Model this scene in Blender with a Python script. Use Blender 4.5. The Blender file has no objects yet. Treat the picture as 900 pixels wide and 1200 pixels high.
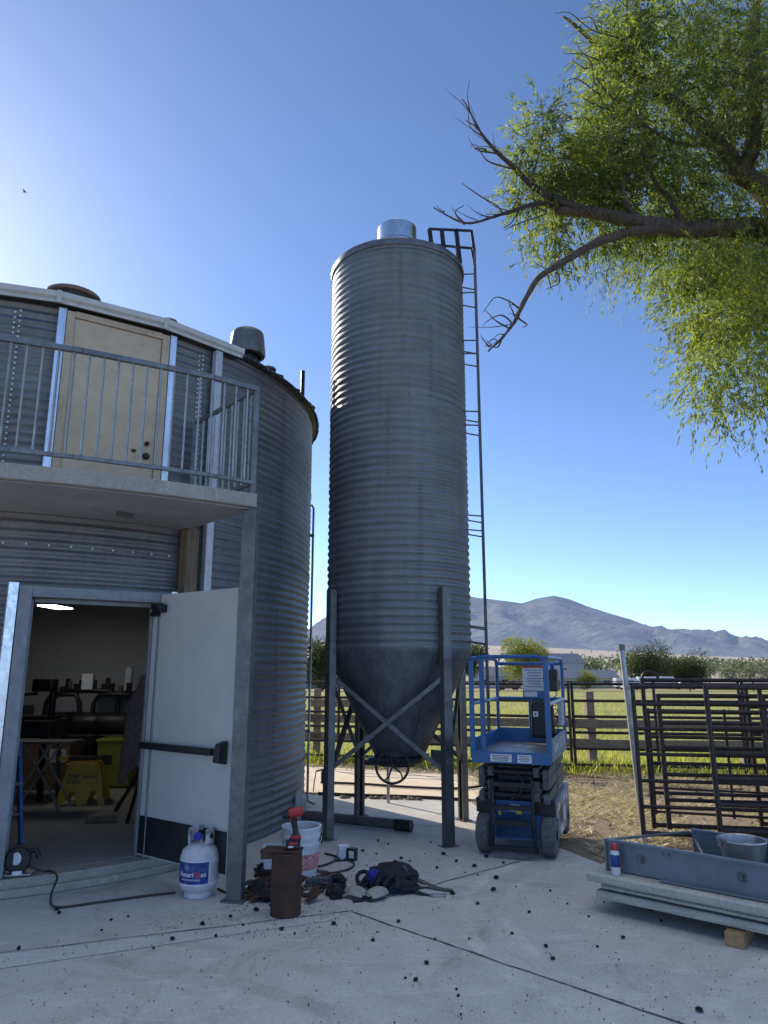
import bpy, bmesh, math, random
import numpy as np
from mathutils import Vector, Matrix, noise
random.seed(7); np.random.seed(7)
PI = math.pi; R_ = math.radians
scene = bpy.context.scene
COL = scene.collection

# ------------------------------------------------------------------ camera
CAM_H = 1.7; F = 832.0; PITCH = math.atan(182/832)
cam = bpy.data.cameras.new('camera'); camo = bpy.data.objects.new('camera', cam); COL.objects.link(camo)
cam.sensor_fit = 'VERTICAL'; cam.sensor_height = 36; cam.lens = F/1200*36
cam.clip_start = .05; cam.clip_end = 20000
camo.location = (0, 0, CAM_H); camo.rotation_euler = (PI/2+PITCH, 0, 0)
scene.camera = camo
_c, _s = math.cos(PITCH), math.sin(PITCH)
def at(u, v, Y):            # a point in the place, measured off the photograph at depth Y
    x = (u-450)/F; y = (600-v)/F
    d = (x, _c-y*_s, _s+y*_c); t = Y/d[1]
    return Vector((d[0]*t, Y, CAM_H+d[2]*t))

# ------------------------------------------------------------------ materials
def lin(c): return tuple(((x/12.92) if x <= .04045 else ((x+.055)/1.055)**2.4) for x in c)
def nodes_of(name):
    m = bpy.data.materials.new(name); m.use_nodes = True
    nt = m.node_tree; nt.nodes.clear()
    out = nt.nodes.new('ShaderNodeOutputMaterial'); b = nt.nodes.new('ShaderNodeBsdfPrincipled')
    nt.links.new(b.outputs[0], out.inputs[0])
    return m, nt, b, out
def N(nt, t, **kw):
    n = nt.nodes.new(t)
    for k, v in kw.items():
        if k.startswith('_'): setattr(n, k[1:], v)
        else: n.inputs[k.replace('__', ' ')].default_value = v
    return n
def tex_coord(nt, scale=(1, 1, 1)):
    tc = nt.nodes.new('ShaderNodeTexCoord'); mp = nt.nodes.new('ShaderNodeMapping')
    mp.inputs['Scale'].default_value = scale
    nt.links.new(tc.outputs['Object'], mp.inputs[0]); return mp.outputs[0]
def noise_tex(nt, vec, scale, detail=4, rough=.55, dist=0):
    n = N(nt, 'ShaderNodeTexNoise', Scale=scale, Detail=detail, Roughness=rough, Distortion=dist)
    nt.links.new(vec, n.inputs['Vector']); return n.outputs['Fac']
def ramp(nt, fac, stops):
    r = nt.nodes.new('ShaderNodeValToRGB'); e = r.color_ramp.elements
    while len(e) < len(stops): e.new(.5)
    for el, (p, c) in zip(e, stops):
        el.position = p; el.color = (*c, 1) if len(c) == 3 else c
    nt.links.new(fac, r.inputs[0]); return r.outputs[0]
def mixc(nt, fac, a, b, mode='MIX'):
    m = nt.nodes.new('ShaderNodeMix'); m.data_type = 'RGBA'; m.blend_type = mode
    for i, x in ((0, fac), (6, a), (7, b)):
        if hasattr(x, 'is_linked') or isinstance(x, bpy.types.NodeSocket): nt.links.new(x, m.inputs[i])
        else: m.inputs[i].default_value = x if i == 0 else ((*x, 1) if len(x) == 3 else x)
    return m.outputs[2]
def bump(nt, bsdf, h, strength=.3, dist=.01):
    b = N(nt, 'ShaderNodeBump', Strength=strength, Distance=dist)
    nt.links.new(h, b.inputs['Height']); nt.links.new(b.outputs[0], bsdf.inputs['Normal']); return b
def mul(c, k): return tuple(min(1, x*k) for x in c)

def paint(name, col, rough=.5, metal=0, var=.2, scale=6, dirt=None, dirt_amt=.35, bmp=.15, stretch=(1, 1, 1), spec=.5):
    """a surface colour with broad mottling, grime patches and a fine bump"""
    m, nt, b, o = nodes_of(name)
    v = tex_coord(nt, stretch)
    n1 = noise_tex(nt, v, scale, 5, .6); n2 = noise_tex(nt, v, scale*3.7, 6, .65, .4); n3 = noise_tex(nt, v, scale*22, 3, .6)
    c = ramp(nt, n1, [(.3, mul(col, 1-var)), (.7, mul(col, 1+var))])
    if dirt:
        f = ramp(nt, n2, [(.47, (0, 0, 0)), (.68, (dirt_amt,)*3)])
        c = mixc(nt, f, c, dirt)
    nt.links.new(c, b.inputs['Base Color'])
    rr = ramp(nt, n2, [(.3, (max(.03, rough-.12),)*3), (.7, (min(1, rough+.12),)*3)])
    nt.links.new(rr, b.inputs['Roughness'])
    b.inputs['Metallic'].default_value = metal; b.inputs['Specular IOR Level'].default_value = spec
    if bmp: bump(nt, b, n3, bmp, .004)
    return m

def corrugated(name, col, metal, rough, rust=.2):
    m, nt, b, o = nodes_of(name)
    v = tex_coord(nt); vs = tex_coord(nt, (4, 4, .22)); vh = tex_coord(nt, (1.2, 1.2, 14))
    n1 = noise_tex(nt, v, 2.2, 6, .62); st = noise_tex(nt, vs, 2.4, 6, .65); hz = noise_tex(nt, vh, 1.0, 4, .6)
    sp = N(nt, 'ShaderNodeTexVoronoi', Scale=46.0); nt.links.new(v, sp.inputs['Vector'])
    spk = noise_tex(nt, v, 55, 2, .5)
    c = ramp(nt, st, [(.3, mul(col, .66)), (.52, col), (.74, mul(col, 1.3))])
    c = mixc(nt, .5, c, ramp(nt, n1, [(.3, mul(col, .6)), (.7, mul(col, 1.35))]))
    c = mixc(nt, .25, c, ramp(nt, hz, [(.35, mul(col, .55)), (.65, mul(col, 1.45))]))
    c = mixc(nt, .10, c, sp.outputs['Color'], 'OVERLAY')
    fl = ramp(nt, spk, [(.69, (0, 0, 0)), (.74, (.5,)*3)])
    c = mixc(nt, fl, c, mul(col, 1.9))
    nt.links.new(c, b.inputs['Base Color']); b.inputs['Metallic'].default_value = metal
    r = ramp(nt, n1, [(.3, (rough-.1,)*3), (.7, (rough+.16,)*3)]); nt.links.new(r, b.inputs['Roughness'])
    bump(nt, b, noise_tex(nt, v, 26, 4, .6), .12, .004)
    return m

def concrete(name, c1, c2, spots=.35, arcs=()):
    m, nt, b, o = nodes_of(name)
    v = tex_coord(nt)
    a = noise_tex(nt, v, .55, 6, .6, .6); d = noise_tex(nt, v, 3.1, 8, .68, .3); f = noise_tex(nt, v, 48, 4, .7); g = noise_tex(nt, v, 170, 2, .6)
    c = ramp(nt, a, [(.3, c1), (.7, c2)])
    c = mixc(nt, .55, c, ramp(nt, d, [(.28, mul(c1, .55)), (.5, mul(c1, 1.05)), (.75, mul(c2, 1.2))]))
    c = mixc(nt, .4, c, ramp(nt, f, [(.32, mul(c1, .6)), (.68, mul(c2, 1.25))]))
    c = mixc(nt, .3, c, ramp(nt, g, [(.35, mul(c1, .6)), (.65, mul(c2, 1.3))]))
    s = noise_tex(nt, v, 1.1, 7, .72, 1.6)
    c = mixc(nt, ramp(nt, s, [(.54, (0, 0, 0)), (.70, (spots,)*3)]), c, mul(c1, .42))
    s3 = noise_tex(nt, v, .8, 7, .75, 2.2)
    c = mixc(nt, ramp(nt, s3, [(.56, (0, 0, 0)), (.72, (.35,)*3)]), c, mul(c2, 1.25))
    s2 = noise_tex(nt, v, 9, 3, .6, .5)
    c = mixc(nt, ramp(nt, s2, [(.70, (0, 0, 0)), (.76, (.6,)*3)]), c, mul(c1, .33))
    # wandering scuffs and tyre scrapes: stretched noise
    vs = tex_coord(nt, (1.4, 7, 1)); sc = noise_tex(nt, vs, 1.3, 6, .7, 1.5)
    c = mixc(nt, ramp(nt, sc, [(.58, (0, 0, 0)), (.63, (.28,)*3), (.66, (0, 0, 0))]), c, mul(c2, 1.5))
    vk = N(nt, 'ShaderNodeTexVoronoi', Scale=.33, _feature='DISTANCE_TO_EDGE')
    wv = nt.nodes.new('ShaderNodeVectorMath'); wv.operation = 'MULTIPLY_ADD'
    nz = N(nt, 'ShaderNodeTexNoise', Scale=2.2, Detail=5.0); nt.links.new(v, nz.inputs['Vector'])
    nt.links.new(nz.outputs['Color'], wv.inputs[0]); wv.inputs[1].default_value = (.5, .5, 0); nt.links.new(v, wv.inputs[2])
    nt.links.new(wv.outputs[0], vk.inputs['Vector'])
    c = mixc(nt, ramp(nt, vk.outputs['Distance'], [(.0, (.16,)*3), (.003, (0, 0, 0))]), c, mul(c1, .3))
    for (ax, ay, ar, aw, amt, k_) in arcs:      # faint dusty wheel tracks, broken up by noise
        sp_ = nt.nodes.new('ShaderNodeVectorMath'); sp_.operation = 'DISTANCE'; nt.links.new(v, sp_.inputs[0]); sp_.inputs[1].default_value = (ax, ay, 0)
        sb_ = N(nt, 'ShaderNodeMath', _operation='SUBTRACT'); nt.links.new(sp_.outputs['Value'], sb_.inputs[0]); sb_.inputs[1].default_value = ar
        ab_ = N(nt, 'ShaderNodeMath', _operation='ABSOLUTE'); nt.links.new(sb_.outputs[0], ab_.inputs[0])
        mk_ = N(nt, 'ShaderNodeMapRange', _interpolation_type='SMOOTHSTEP'); mk_.inputs[1].default_value = aw; mk_.inputs[2].default_value = aw*.35; nt.links.new(ab_.outputs[0], mk_.inputs[0])
        br_ = ramp(nt, noise_tex(nt, v, 2.3, 6, .75, .6), [(.42, (0, 0, 0)), (.62, (amt,)*3)])
        c = mixc(nt, mixc(nt, 1.0, br_, mk_.outputs[0], 'MULTIPLY'), c, mul(c2, k_))
    nt.links.new(c, b.inputs['Base Color'])
    b.inputs['Roughness'].default_value = .85; b.inputs['Specular IOR Level'].default_value = .3
    mm = N(nt, 'ShaderNodeMath', _operation='ADD'); nt.links.new(f, mm.inputs[0]); nt.links.new(d, mm.inputs[1])
    bump(nt, b, mm.outputs[0], .35, .008)
    return m

def ground_mat(name, stops, scale=1.2, bmp=.6, fine=40):
    m, nt, b, o = nodes_of(name)
    v = tex_coord(nt)
    a = noise_tex(nt, v, scale*.35, 5, .6, .5); d = noise_tex(nt, v, scale*3, 8, .7, .3); f = noise_tex(nt, v, fine, 4, .75)
    c = ramp(nt, d, stops)
    c = mixc(nt, .55, c, ramp(nt, a, [(.35, stops[0][1]), (.65, stops[-1][1])]))
    c = mixc(nt, .55, c, ramp(nt, f, [(.3, mul(stops[0][1], .55)), (.7, mul(stops[-1][1], 1.15))]))
    nt.links.new(c, b.inputs['Base Color']); b.inputs['Roughness'].default_value = .95
    b.inputs['Specular IOR Level'].default_value = .15
    mm = N(nt, 'ShaderNodeMath', _operation='ADD'); nt.links.new(f, mm.inputs[0]); nt.links.new(d, mm.inputs[1])
    bump(nt, b, mm.outputs[0], bmp, .03)
    return m

def leaf_mat(name, c1, c2, trans=.45):
    """leaf colour from the per-leaf value stored in the mesh; part of the light passes through"""
    m, nt, b, o = nodes_of(name); nt.nodes.remove(b)
    at_ = nt.nodes.new('ShaderNodeAttribute'); at_.attribute_name = 'leaf_tone'
    c = ramp(nt, at_.outputs['Fac'], [(0, c1), (1, c2)])
    d = N(nt, 'ShaderNodeBsdfPrincipled', Roughness=.5); nt.links.new(c, d.inputs['Base Color']); d.inputs['Specular IOR Level'].default_value = .35
    t = nt.nodes.new('ShaderNodeBsdfTranslucent')
    ct = mixc(nt, 1.0, c, (.90, 1.0, .5), 'MULTIPLY')
    hs = N(nt, 'ShaderNodeHueSaturation', Saturation=1.1, Value=1.9); nt.links.new(ct, hs.inputs['Color']); nt.links.new(hs.outputs[0], t.inputs['Color'])
    mx = N(nt, 'ShaderNodeMixShader', Fac=trans)
    nt.links.new(d.outputs[0], mx.inputs[1]); nt.links.new(t.outputs[0], mx.inputs[2]); nt.links.new(mx.outputs[0], o.inputs[0])
    return m

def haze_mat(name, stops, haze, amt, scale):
    """distant land: its own colour plus an even blue glow painted in as air haze"""
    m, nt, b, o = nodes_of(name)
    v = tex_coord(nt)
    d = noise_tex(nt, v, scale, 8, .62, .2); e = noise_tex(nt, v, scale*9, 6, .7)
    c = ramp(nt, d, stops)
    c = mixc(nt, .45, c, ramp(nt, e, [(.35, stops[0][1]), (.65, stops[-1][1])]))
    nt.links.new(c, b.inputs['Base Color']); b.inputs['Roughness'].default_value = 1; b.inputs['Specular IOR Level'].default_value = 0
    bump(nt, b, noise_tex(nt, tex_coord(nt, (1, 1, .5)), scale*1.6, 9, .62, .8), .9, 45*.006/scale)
    b.inputs['Emission Color'].default_value = (*haze, 1); b.inputs['Emission Strength'].default_value = amt  # even emission stands in for blue aerial haze
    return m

M = {}
M['silo'] = corrugated('weathered_silo_steel', (.195, .20, .205), .60, .52)
M['bin'] = corrugated('weathered_bin_steel', (.205, .205, .205), .58, .52)
M['cone'] = paint('hopper_steel', (.15, .157, .165), .5, .6, .3, 5, (.08, .085, .09), .6, .2, (1, 1, .6))
M['galv'] = paint('galvanised_steel', (.42, .41, .40), .48, .75, .22, 7, (.25, .25, .25), .5, .1)
M['galv_dark'] = paint('dull_galvanised_steel', (.17, .17, .17), .5, .7, .25, 6, (.12, .12, .12), .5, .12)
M['rail'] = paint('railing_steel', (.20, .205, .21), .5, .6, .25, 7, (.11, .10, .09), .5, .1)
M['bright'] = paint('bright_flashing', (.78, .8, .82), .32, .85, .1, 5, (.5, .5, .5), .4, .05)
M['shiny'] = paint('new_galvanised_sheet', (.7, .72, .74), .22, .95, .12, 6, None, 0, .05)
M['roof'] = paint('roof_steel', (.07, .072, .075), .55, .55, .25, 4, (.05, .05, .05), .5, .1)
M['fascia'] = paint('cream_gutter_paint', (.56, .545, .50), .4, 0, .08, 4, (.33, .31, .27), .35, .05)
M['white_metal'] = paint('white_downspout_paint', (.52, .54, .56), .4, .15, .08, 4, (.35, .35, .35), .4, .05)
M['tan_door'] = paint('tan_door_paint', (.60, .46, .295), .45, 0, .07, 2.5, (.36, .27, .16), .35, .06)
M['tan_frame'] = paint('tan_frame_paint', (.53, .41, .265), .45, 0, .1, 4, (.3, .23, .14), .4, .06)
M['grey_door'] = paint('grey_door_primer', (.50, .485, .46), .5, 0, .05, 1.4, (.45, .43, .40), .35, .08)
M['grey_frame'] = paint('grey_frame_primer', (.24, .25, .26), .5, .1, .12, 4, (.15, .15, .15), .45, .08)
M['black'] = paint('black_plastic', (.012, .012, .014), .42, 0, .3, 8, (.05, .05, .05), .3, .1)
M['black_metal'] = paint('black_steel', (.018, .018, .02), .42, .3, .3, 8, (.06, .05, .045), .4, .1)
M['panel'] = paint('dark_brown_pipe_paint', (.016, .013, .015), .45, .2, .3, 9, (.10, .05, .03), .6, .12)
M['deckc'] = concrete('deck_concrete', (.30, .275, .235), (.44, .405, .345), .55)
M['soffit'] = paint('soffit_plaster', (.30, .30, .29), .9, 0, .12, 1.6, (.2, .2, .2), .4, .15)
M['slab'] = concrete('yard_concrete', (.45, .435, .405), (.58, .56, .525), .55, ((2.6, 5.3, 2.05, .07, .5, 1.35), (2.6, 5.3, 1.75, .06, .35, 1.3), (-2.5, 1.2, 3.6, .09, .5, .55), (-2.5, 1.2, 3.95, .08, .4, .6), (5.5, 1.0, 4.6, .10, .45, .6), (5.5, 1.0, 4.9, .08, .4, 1.3), (.2, -3.5, 8.1, .09, .4, .62)))
M['patch'] = concrete('smooth_concrete_band', (.50, .49, .465), (.57, .56, .54), .2)
M['floor'] = concrete('shop_floor_concrete', (.30, .275, .24), (.40, .37, .32))
M['joint'] = paint('joint_dirt', (.10, .097, .093), .95, 0, .5, 18, None, 0, .3)
M['lightpad'] = concrete('pale_sandy_concrete', (.60, .50, .36), (.78, .66, .48), .12)
M['dirt'] = ground_mat('dry_dirt', [(.25, (.12, .095, .072)), (.5, (.24, .19, .14)), (.8, (.38, .31, .23))], 1.2, .8)
M['gravel'] = ground_mat('grey_gravel', [(.25, (.09, .085, .08)), (.5, (.19, .175, .16)), (.8, (.30, .28, .25))], 2.5, 1.0, 26)
M['field'] = ground_mat('field_grass', [(.25, (.17, .185, .05)), (.5, (.27, .29, .085)), (.8, (.42, .39, .15))], .8, .7, 18)
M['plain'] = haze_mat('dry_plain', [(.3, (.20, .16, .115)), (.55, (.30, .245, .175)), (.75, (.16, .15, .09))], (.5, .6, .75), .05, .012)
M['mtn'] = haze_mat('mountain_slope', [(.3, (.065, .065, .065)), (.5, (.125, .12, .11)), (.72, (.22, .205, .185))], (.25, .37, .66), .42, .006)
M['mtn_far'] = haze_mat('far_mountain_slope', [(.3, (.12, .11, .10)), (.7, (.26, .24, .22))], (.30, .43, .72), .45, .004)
M['wood'] = paint('weathered_timber', (.20, .145, .09), .8, 0, .4, 5, (.07, .05, .035), .6, .5, (8, 8, .5))
M['fence_wood'] = paint('weathered_fence_board', (.30, .24, .18), .85, 0, .35, 4, (.08, .06, .05), .6, .5, (.6, 6, 8))
M['block'] = paint('raw_timber_block', (.40, .25, .12), .8, 0, .3, 8, (.2, .12, .06), .5, .4, (2, 10, 10))
M['rust'] = paint('rusty_pipe', (.062, .030, .019), .8, .15, .5, 7, (.105, .05, .028), .7, .4)
M['old_pipe'] = paint('weathered_pipe', (.12, .115, .11), .7, .3, .35, 7, (.06, .05, .045), .6, .3)
M['lift_blue'] = paint('blue_machine_paint', (.020, .115, .30), .38, 0, .22, 5, (.11, .12, .13), .45, .08)
M['lift_side'] = paint('faded_blue_machine_paint', (.17, .23, .31), .5, 0, .3, 4, (.28, .28, .27), .6, .1)
M['lift_grey'] = paint('grey_scissor_arm', (.105, .103, .10), .55, .2, .4, 5, (.17, .15, .125), .55, .15)
M['lift_deck'] = paint('tread_plate', (.23, .24, .25), .4, .5, .3, 8, (.12, .11, .1), .6, .3)
M['tyre'] = paint('grey_solid_tyre', (.095, .092, .09), .85, 0, .25, 8, (.24, .22, .19), .6, .3)
M['worn_white'] = paint('worn_white_rail', (.45, .46, .47), .5, .1, .25, 8, (.15, .22, .35), .6, .1)
M['label'] = paint('white_placard', (.70, .71, .72), .4, 0, .06, 8, (.5, .5, .5), .3, .02)
M['ink'] = paint('dark_print', (.03, .03, .035), .5, 0, .1, 10, None, 0, 0)
M['red_ink'] = paint('red_print', (.55, .04, .03), .5, 0, .1, 10, None, 0, 0)
M['yellow_ink'] = paint('yellow_warning_print', (.62, .42, .05), .5, 0, .1, 10, None, 0, 0)
M['white_letter'] = paint('worn_white_lettering', (.62, .64, .62), .5, 0, .2, 22, (.25, .30, .35), .7, .02)
M['tank'] = paint('tank_grey_paint', (.56, .57, .58), .36, 0, .08, 6, (.28, .28, .28), .4, .06)
M['tank_label'] = paint('tank_blue_label', (.012, .045, .22), .3, 0, .5, 5, (.05, .18, .42), .5, .02)
M['tank_white'] = paint('tank_white_label', (.66, .66, .67), .35, 0, .06, 6, (.5, .5, .5), .3, .02)
M['blue_knob'] = paint('blue_valve_knob', (.015, .025, .30), .4, 0, .1, 6, None, 0, .05)
M['red'] = paint('red_tool_plastic', (.42, .025, .025), .4, 0, .2, 12, (.1, .02, .02), .4, .08)
M['bucket'] = paint('white_bucket_plastic', (.66, .68, .70), .35, 0, .07, 6, (.5, .45, .43), .4, .04)
M['bucket_red'] = paint('red_stain_label', (.52, .16, .16), .45, 0, .5, 22, (.68, .62, .6), .8, .04)
M['black_cloth'] = paint('black_webbing', (.012, .013, .016), .8, 0, .5, 24, (.05, .05, .06), .4, .5)
M['blue_cloth'] = paint('blue_webbing', (.012, .03, .25), .8, 0, .3, 24, None, 0, .4)
M['beige_cloth'] = paint('beige_leather', (.36, .33, .28), .85, 0, .25, 14, (.15, .13, .11), .5, .4)
M['olive_strap'] = paint('grey_green_webbing', (.11, .115, .095), .8, 0, .25, 30, None, 0, .3)
M['lump'] = paint('black_lump', (.010, .010, .011), .75, 0, .5, 40, None, 0, .6)
M['plank'] = concrete('pale_plank', (.38, .365, .305), (.51, .49, .41), .3)
M['trough'] = paint('grey_blue_primer', (.15, .18, .21), .42, .25, .14, 3, (.22, .25, .28), .5, .08)
M['pail'] = paint('stainless_pail', (.42, .40, .38), .42, .85, .15, 5, (.3, .28, .25), .4, .05, (1, 1, .3))
M['house_white'] = paint('pale_siding', (.45, .47, .50), .7, 0, .08, 1, None, 0, .05)
M['house_yellow'] = paint('pale_yellow_siding', (.42, .42, .25), .7, 0, .08, 1, None, 0, .05)
M['house_roof'] = paint('grey_blue_shingle', (.13, .155, .19), .8, 0, .15, 2, None, 0, .2)
M['glass'] = paint('dark_window_glass', (.02, .03, .04), .12, 0, .2, 2, None, 0, 0)
M['car_white'] = paint('white_vehicle_paint', (.55, .57, .6), .3, 0, .05, 2, None, 0, 0)
M['car_dark'] = paint('maroon_vehicle_paint', (.10, .05, .05), .3, .2, .1, 2, None, 0, 0)
M['bark'] = paint('willow_bark', (.105, .08, .06), .9, 0, .5, 5, (.035, .027, .02), .8, 1.0, (4, 4, 1))
M['deadwood'] = paint('dead_twig_bark', (.06, .045, .036), .9, 0, .4, 8, (.14, .12, .10), .4, .5)
M['leaf'] = leaf_mat('willow_leaf', (.054, .078, .034), (.245, .265, .09), .55)
M['leaf_far'] = leaf_mat('dark_leaf', (.028, .042, .018), (.085, .095, .035), .3)
M['leaf_lime'] = leaf_mat('lime_leaf', (.10, .12, .02), (.24, .23, .05), .45)
M['leaf_grey'] = leaf_mat('grey_green_leaf', (.085, .105, .085), (.17, .18, .135), .3)
M['grass'] = leaf_mat('grass_blade', (.17, .20, .05), (.46, .43, .17), .45)
M['straw'] = leaf_mat('dry_straw', (.29, .23, .165), (.74, .64, .50), .25)
M['wall_in'] = paint('interior_wall_paint', (.42, .425, .43), .8, 0, .06, 2, (.33, .33, .33), .3, .05)
M['ceil_in'] = paint('interior_ceiling_paint', (.30, .29, .27), .9, 0, .08, 2, None, 0, .05)
M['yellow'] = paint('yellow_plastic', (.55, .33, .015), .45, 0, .15, 6, (.25, .16, .02), .4, .06)
M['yellow_green'] = paint('yellow_green_plastic', (.26, .28, .03), .45, 0, .15, 6, None, 0, .06)
M['cardboard'] = paint('cardboard', (.22, .135, .075), .85, 0, .15, 5, (.12, .07, .04), .4, .2)
M['pink_cloth'] = paint('dusty_pink_canvas', (.24, .17, .155), .9, 0, .25, 7, (.1, .08, .07), .5, .4)
M['blue_glass'] = paint('blue_fibreglass', (.03, .16, .42), .45, 0, .15, 6, (.15, .2, .25), .4, .05)
M['green'] = paint('green_hydrant_paint', (.02, .10, .075), .5, .1, .3, 9, (.1, .06, .04), .4, .15)
M['hose'] = paint('dark_hose_rubber', (.03, .026, .024), .6, 0, .2, 9, None, 0, .1)
M['cord'] = paint('brown_cord_rubber', (.055, .035, .028), .6, 0, .2, 9, None, 0, .1)
M['rag'] = paint('pale_plastic_sheet', (.42, .43, .44), .4, 0, .2, 9, None, 0, .3)
M['brown_cap'] = paint('brown_vent_cap', (.16, .10, .055), .6, .1, .2, 6, (.05, .04, .03), .4, .1)
m, nt, b, o = nodes_of('lit_fluorescent_tube'); b.inputs['Base Color'].default_value = (.9, .9, .85, 1)
b.inputs['Emission Color'].default_value = (1, .98, .94, 1); b.inputs['Emission Strength'].default_value = 14.0; M['lamp'] = m

# ------------------------------------------------------------------ mesh builder
def root_matrix(o):
    while o.parent: o = o.parent
    return Matrix.LocRotScale(o.location, o.rotation_euler, o.scale)
class MB:
    def __init__(s): s.v = []; s.f = []; s.T = Matrix.Identity(4)
    def add(s, vs, fs):
        k = len(s.v); T = s.T
        s.v += [T @ Vector(p) for p in vs]; s.f += [tuple(i+k for i in f) for f in fs]; return s
    def box(s, c, d, rz=0, mat=None):
        x, y, z = d[0]/2, d[1]/2, d[2]/2
        m = Matrix.Translation(c) @ (mat if mat else Matrix.Rotation(rz, 4, 'Z'))
        vs = [m @ Vector((a*x, b_*y, e*z)) for a, b_, e in ((-1,-1,-1),(1,-1,-1),(1,1,-1),(-1,1,-1),(-1,-1,1),(1,-1,1),(1,1,1),(-1,1,1))]
        return s.add(vs, [(0,3,2,1),(4,5,6,7),(0,1,5,4),(1,2,6,5),(2,3,7,6),(3,0,4,7)])
    def bar(s, p0, p1, w, h, up=(0, 0, 1)):
        p0 = Vector(p0); p1 = Vector(p1); d = (p1-p0).normalized(); up = Vector(up)
        x = d.cross(up)
        if x.length < 1e-4: x = d.cross(Vector((1, 0, 0)))
        x.normalize(); y = x.cross(d).normalized()
        vs = []
        for p in (p0, p1):
            for a, b_ in ((-1,-1),(1,-1),(1,1),(-1,1)): vs.append(p+x*(a*w/2)+y*(b_*h/2))
        return s.add(vs, [(0,1,2,3),(7,6,5,4),(0,4,5,1),(1,5,6,2),(2,6,7,3),(3,7,4,0)])
    def tube(s, pts, r, n=8, caps=True, close=False):
        pts = [Vector(p) for p in pts]; L = len(pts)
        rs = r if isinstance(r, (list, tuple)) else [r]*L
        vs = []; fs = []; prev = None
        for i, p in enumerate(pts):
            if close: d = (pts[(i+1) % L]-pts[i-1])
            else: d = pts[min(i+1, L-1)]-pts[max(i-1, 0)]
            d = d.normalized() if d.length > 1e-9 else Vector((0, 0, 1))
            if prev is None:
                a = Vector((0, 0, 1)) if abs(d.z) < .9 else Vector((1, 0, 0)); x = d.cross(a).normalized()
            else:
                x = prev - d*prev.dot(d); x = x.normalized() if x.length > 1e-6 else d.orthogonal().normalized()
            prev = x; y = d.cross(x)
            for k in range(n):
                t = 2*PI*k/n; vs.append(p+(x*math.cos(t)+y*math.sin(t))*rs[i])
        rng = L if close else L-1
        for i in range(rng):
            j = (i+1) % L
            for k in range(n): fs.append((i*n+k, i*n+(k+1) % n, j*n+(k+1) % n, j*n+k))
        if caps and not close:
            fs.append(tuple(range(n-1, -1, -1))); fs.append(tuple((L-1)*n+k for k in range(n)))
        return s.add(vs, fs)
    def lathe(s, prof, n=32, c=(0, 0, 0), a0=0, a1=2*PI, mat=None):
        full = abs(a1-a0-2*PI) < 1e-6; m = n if full else n+1
        vs = []; fs = []; T = Matrix.Translation(c) @ (mat if mat else Matrix.Identity(4))
        for r, z in prof:
            for k in range(m):
                t = a0+(a1-a0)*k/n; vs.append(T @ Vector((r*math.cos(t), r*math.sin(t), z)))
        for i in range(len(prof)-1):
            for k in range(n):
                k2 = (k+1) % m; fs.append((i*m+k, i*m+k2, (i+1)*m+k2, (i+1)*m+k))
        return s.add(vs, fs)
    def prism(s, poly, z0, z1):
        n = len(poly); ar = sum(poly[i][0]*poly[(i+1) % n][1]-poly[(i+1) % n][0]*poly[i][1] for i in range(n))
        if ar < 0: poly = poly[::-1]
        vs = [(*p, z0) for p in poly]+[(*p, z1) for p in poly]
        return s.add(vs, [tuple(range(n-1, -1, -1)), tuple(range(n, 2*n))]+[(i, (i+1) % n, n+(i+1) % n, n+i) for i in range(n)])
    def sphere(s, c, r, seg=12, rings=8, sq=(1, 1, 1), jit=0, rnd=random):
        vs = []; fs = []
        for i in range(rings+1):
            t = PI*i/rings
            for k in range(seg):
                a = 2*PI*k/seg; q = r*(1+(rnd.random()-.5)*jit)
                vs.append((c[0]+q*sq[0]*math.sin(t)*math.cos(a), c[1]+q*sq[1]*math.sin(t)*math.sin(a), c[2]+q*sq[2]*math.cos(t)))
        for i in range(rings):
            for k in range(seg): fs.append((i*seg+k, (i+1)*seg+k, (i+1)*seg+(k+1) % seg, i*seg+(k+1) % seg))
        return s.add(vs, fs)
    def build(s, name, mat, parent=None, smooth=False, bevel=0, local=False, origin=None, kind=None, label=None):
        T = None
        if parent and not local: T = root_matrix(parent).inverted()
        elif origin is not None: T = Matrix.Translation(-Vector(origin))
        vs = [T @ p for p in s.v] if T else s.v
        me = bpy.data.meshes.new(name); me.from_pydata([tuple(p) for p in vs], [], s.f); me.materials.append(mat)
        if smooth:
            me.polygons.foreach_set('use_smooth', [True]*len(me.polygons))
            if smooth != 'all': me.set_sharp_from_angle(angle=R_(smooth if smooth is not True else 40))
        me.update()
        ob = bpy.data.objects.new(name, me); COL.objects.link(ob)
        if parent: ob.parent = parent
        elif origin is not None: ob.location = origin
        if bevel:
            md = ob.modifiers.new('bevel', 'BEVEL'); md.width = bevel; md.segments = 2; md.limit_method = 'ANGLE'; md.angle_limit = R_(40)
        if kind: ob['kind'] = kind
        if label: ob['label'] = label
        return ob
def B(*a, **k): return MB().box(*a, **k)
def thing(name, label, cat, loc=(0, 0, 0), rotz=0, group=None):
    o = bpy.data.objects.new(name, None); COL.objects.link(o); o.empty_display_size = .2
    o.location = loc; o.rotation_euler = (0, 0, rotz); o['label'] = label; o['category'] = cat
    if group: o['group'] = group
    return o
def tag(o, label, cat, group=None, kind=None):
    o['label'] = label; o['category'] = cat
    if group: o['group'] = group
    if kind: o['kind'] = kind
    return o
def dup(o, loc=None, rotz=None, label=None, parent=None):
    c = o.copy(); COL.objects.link(c)
    if parent: c.parent = parent
    else:
        if loc is not None: c.location = loc
        if rotz is not None: c.rotation_euler = (0, 0, rotz)
        if label: c['label'] = label
    for ch in o.children: dup(ch, parent=c)
    return c
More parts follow.
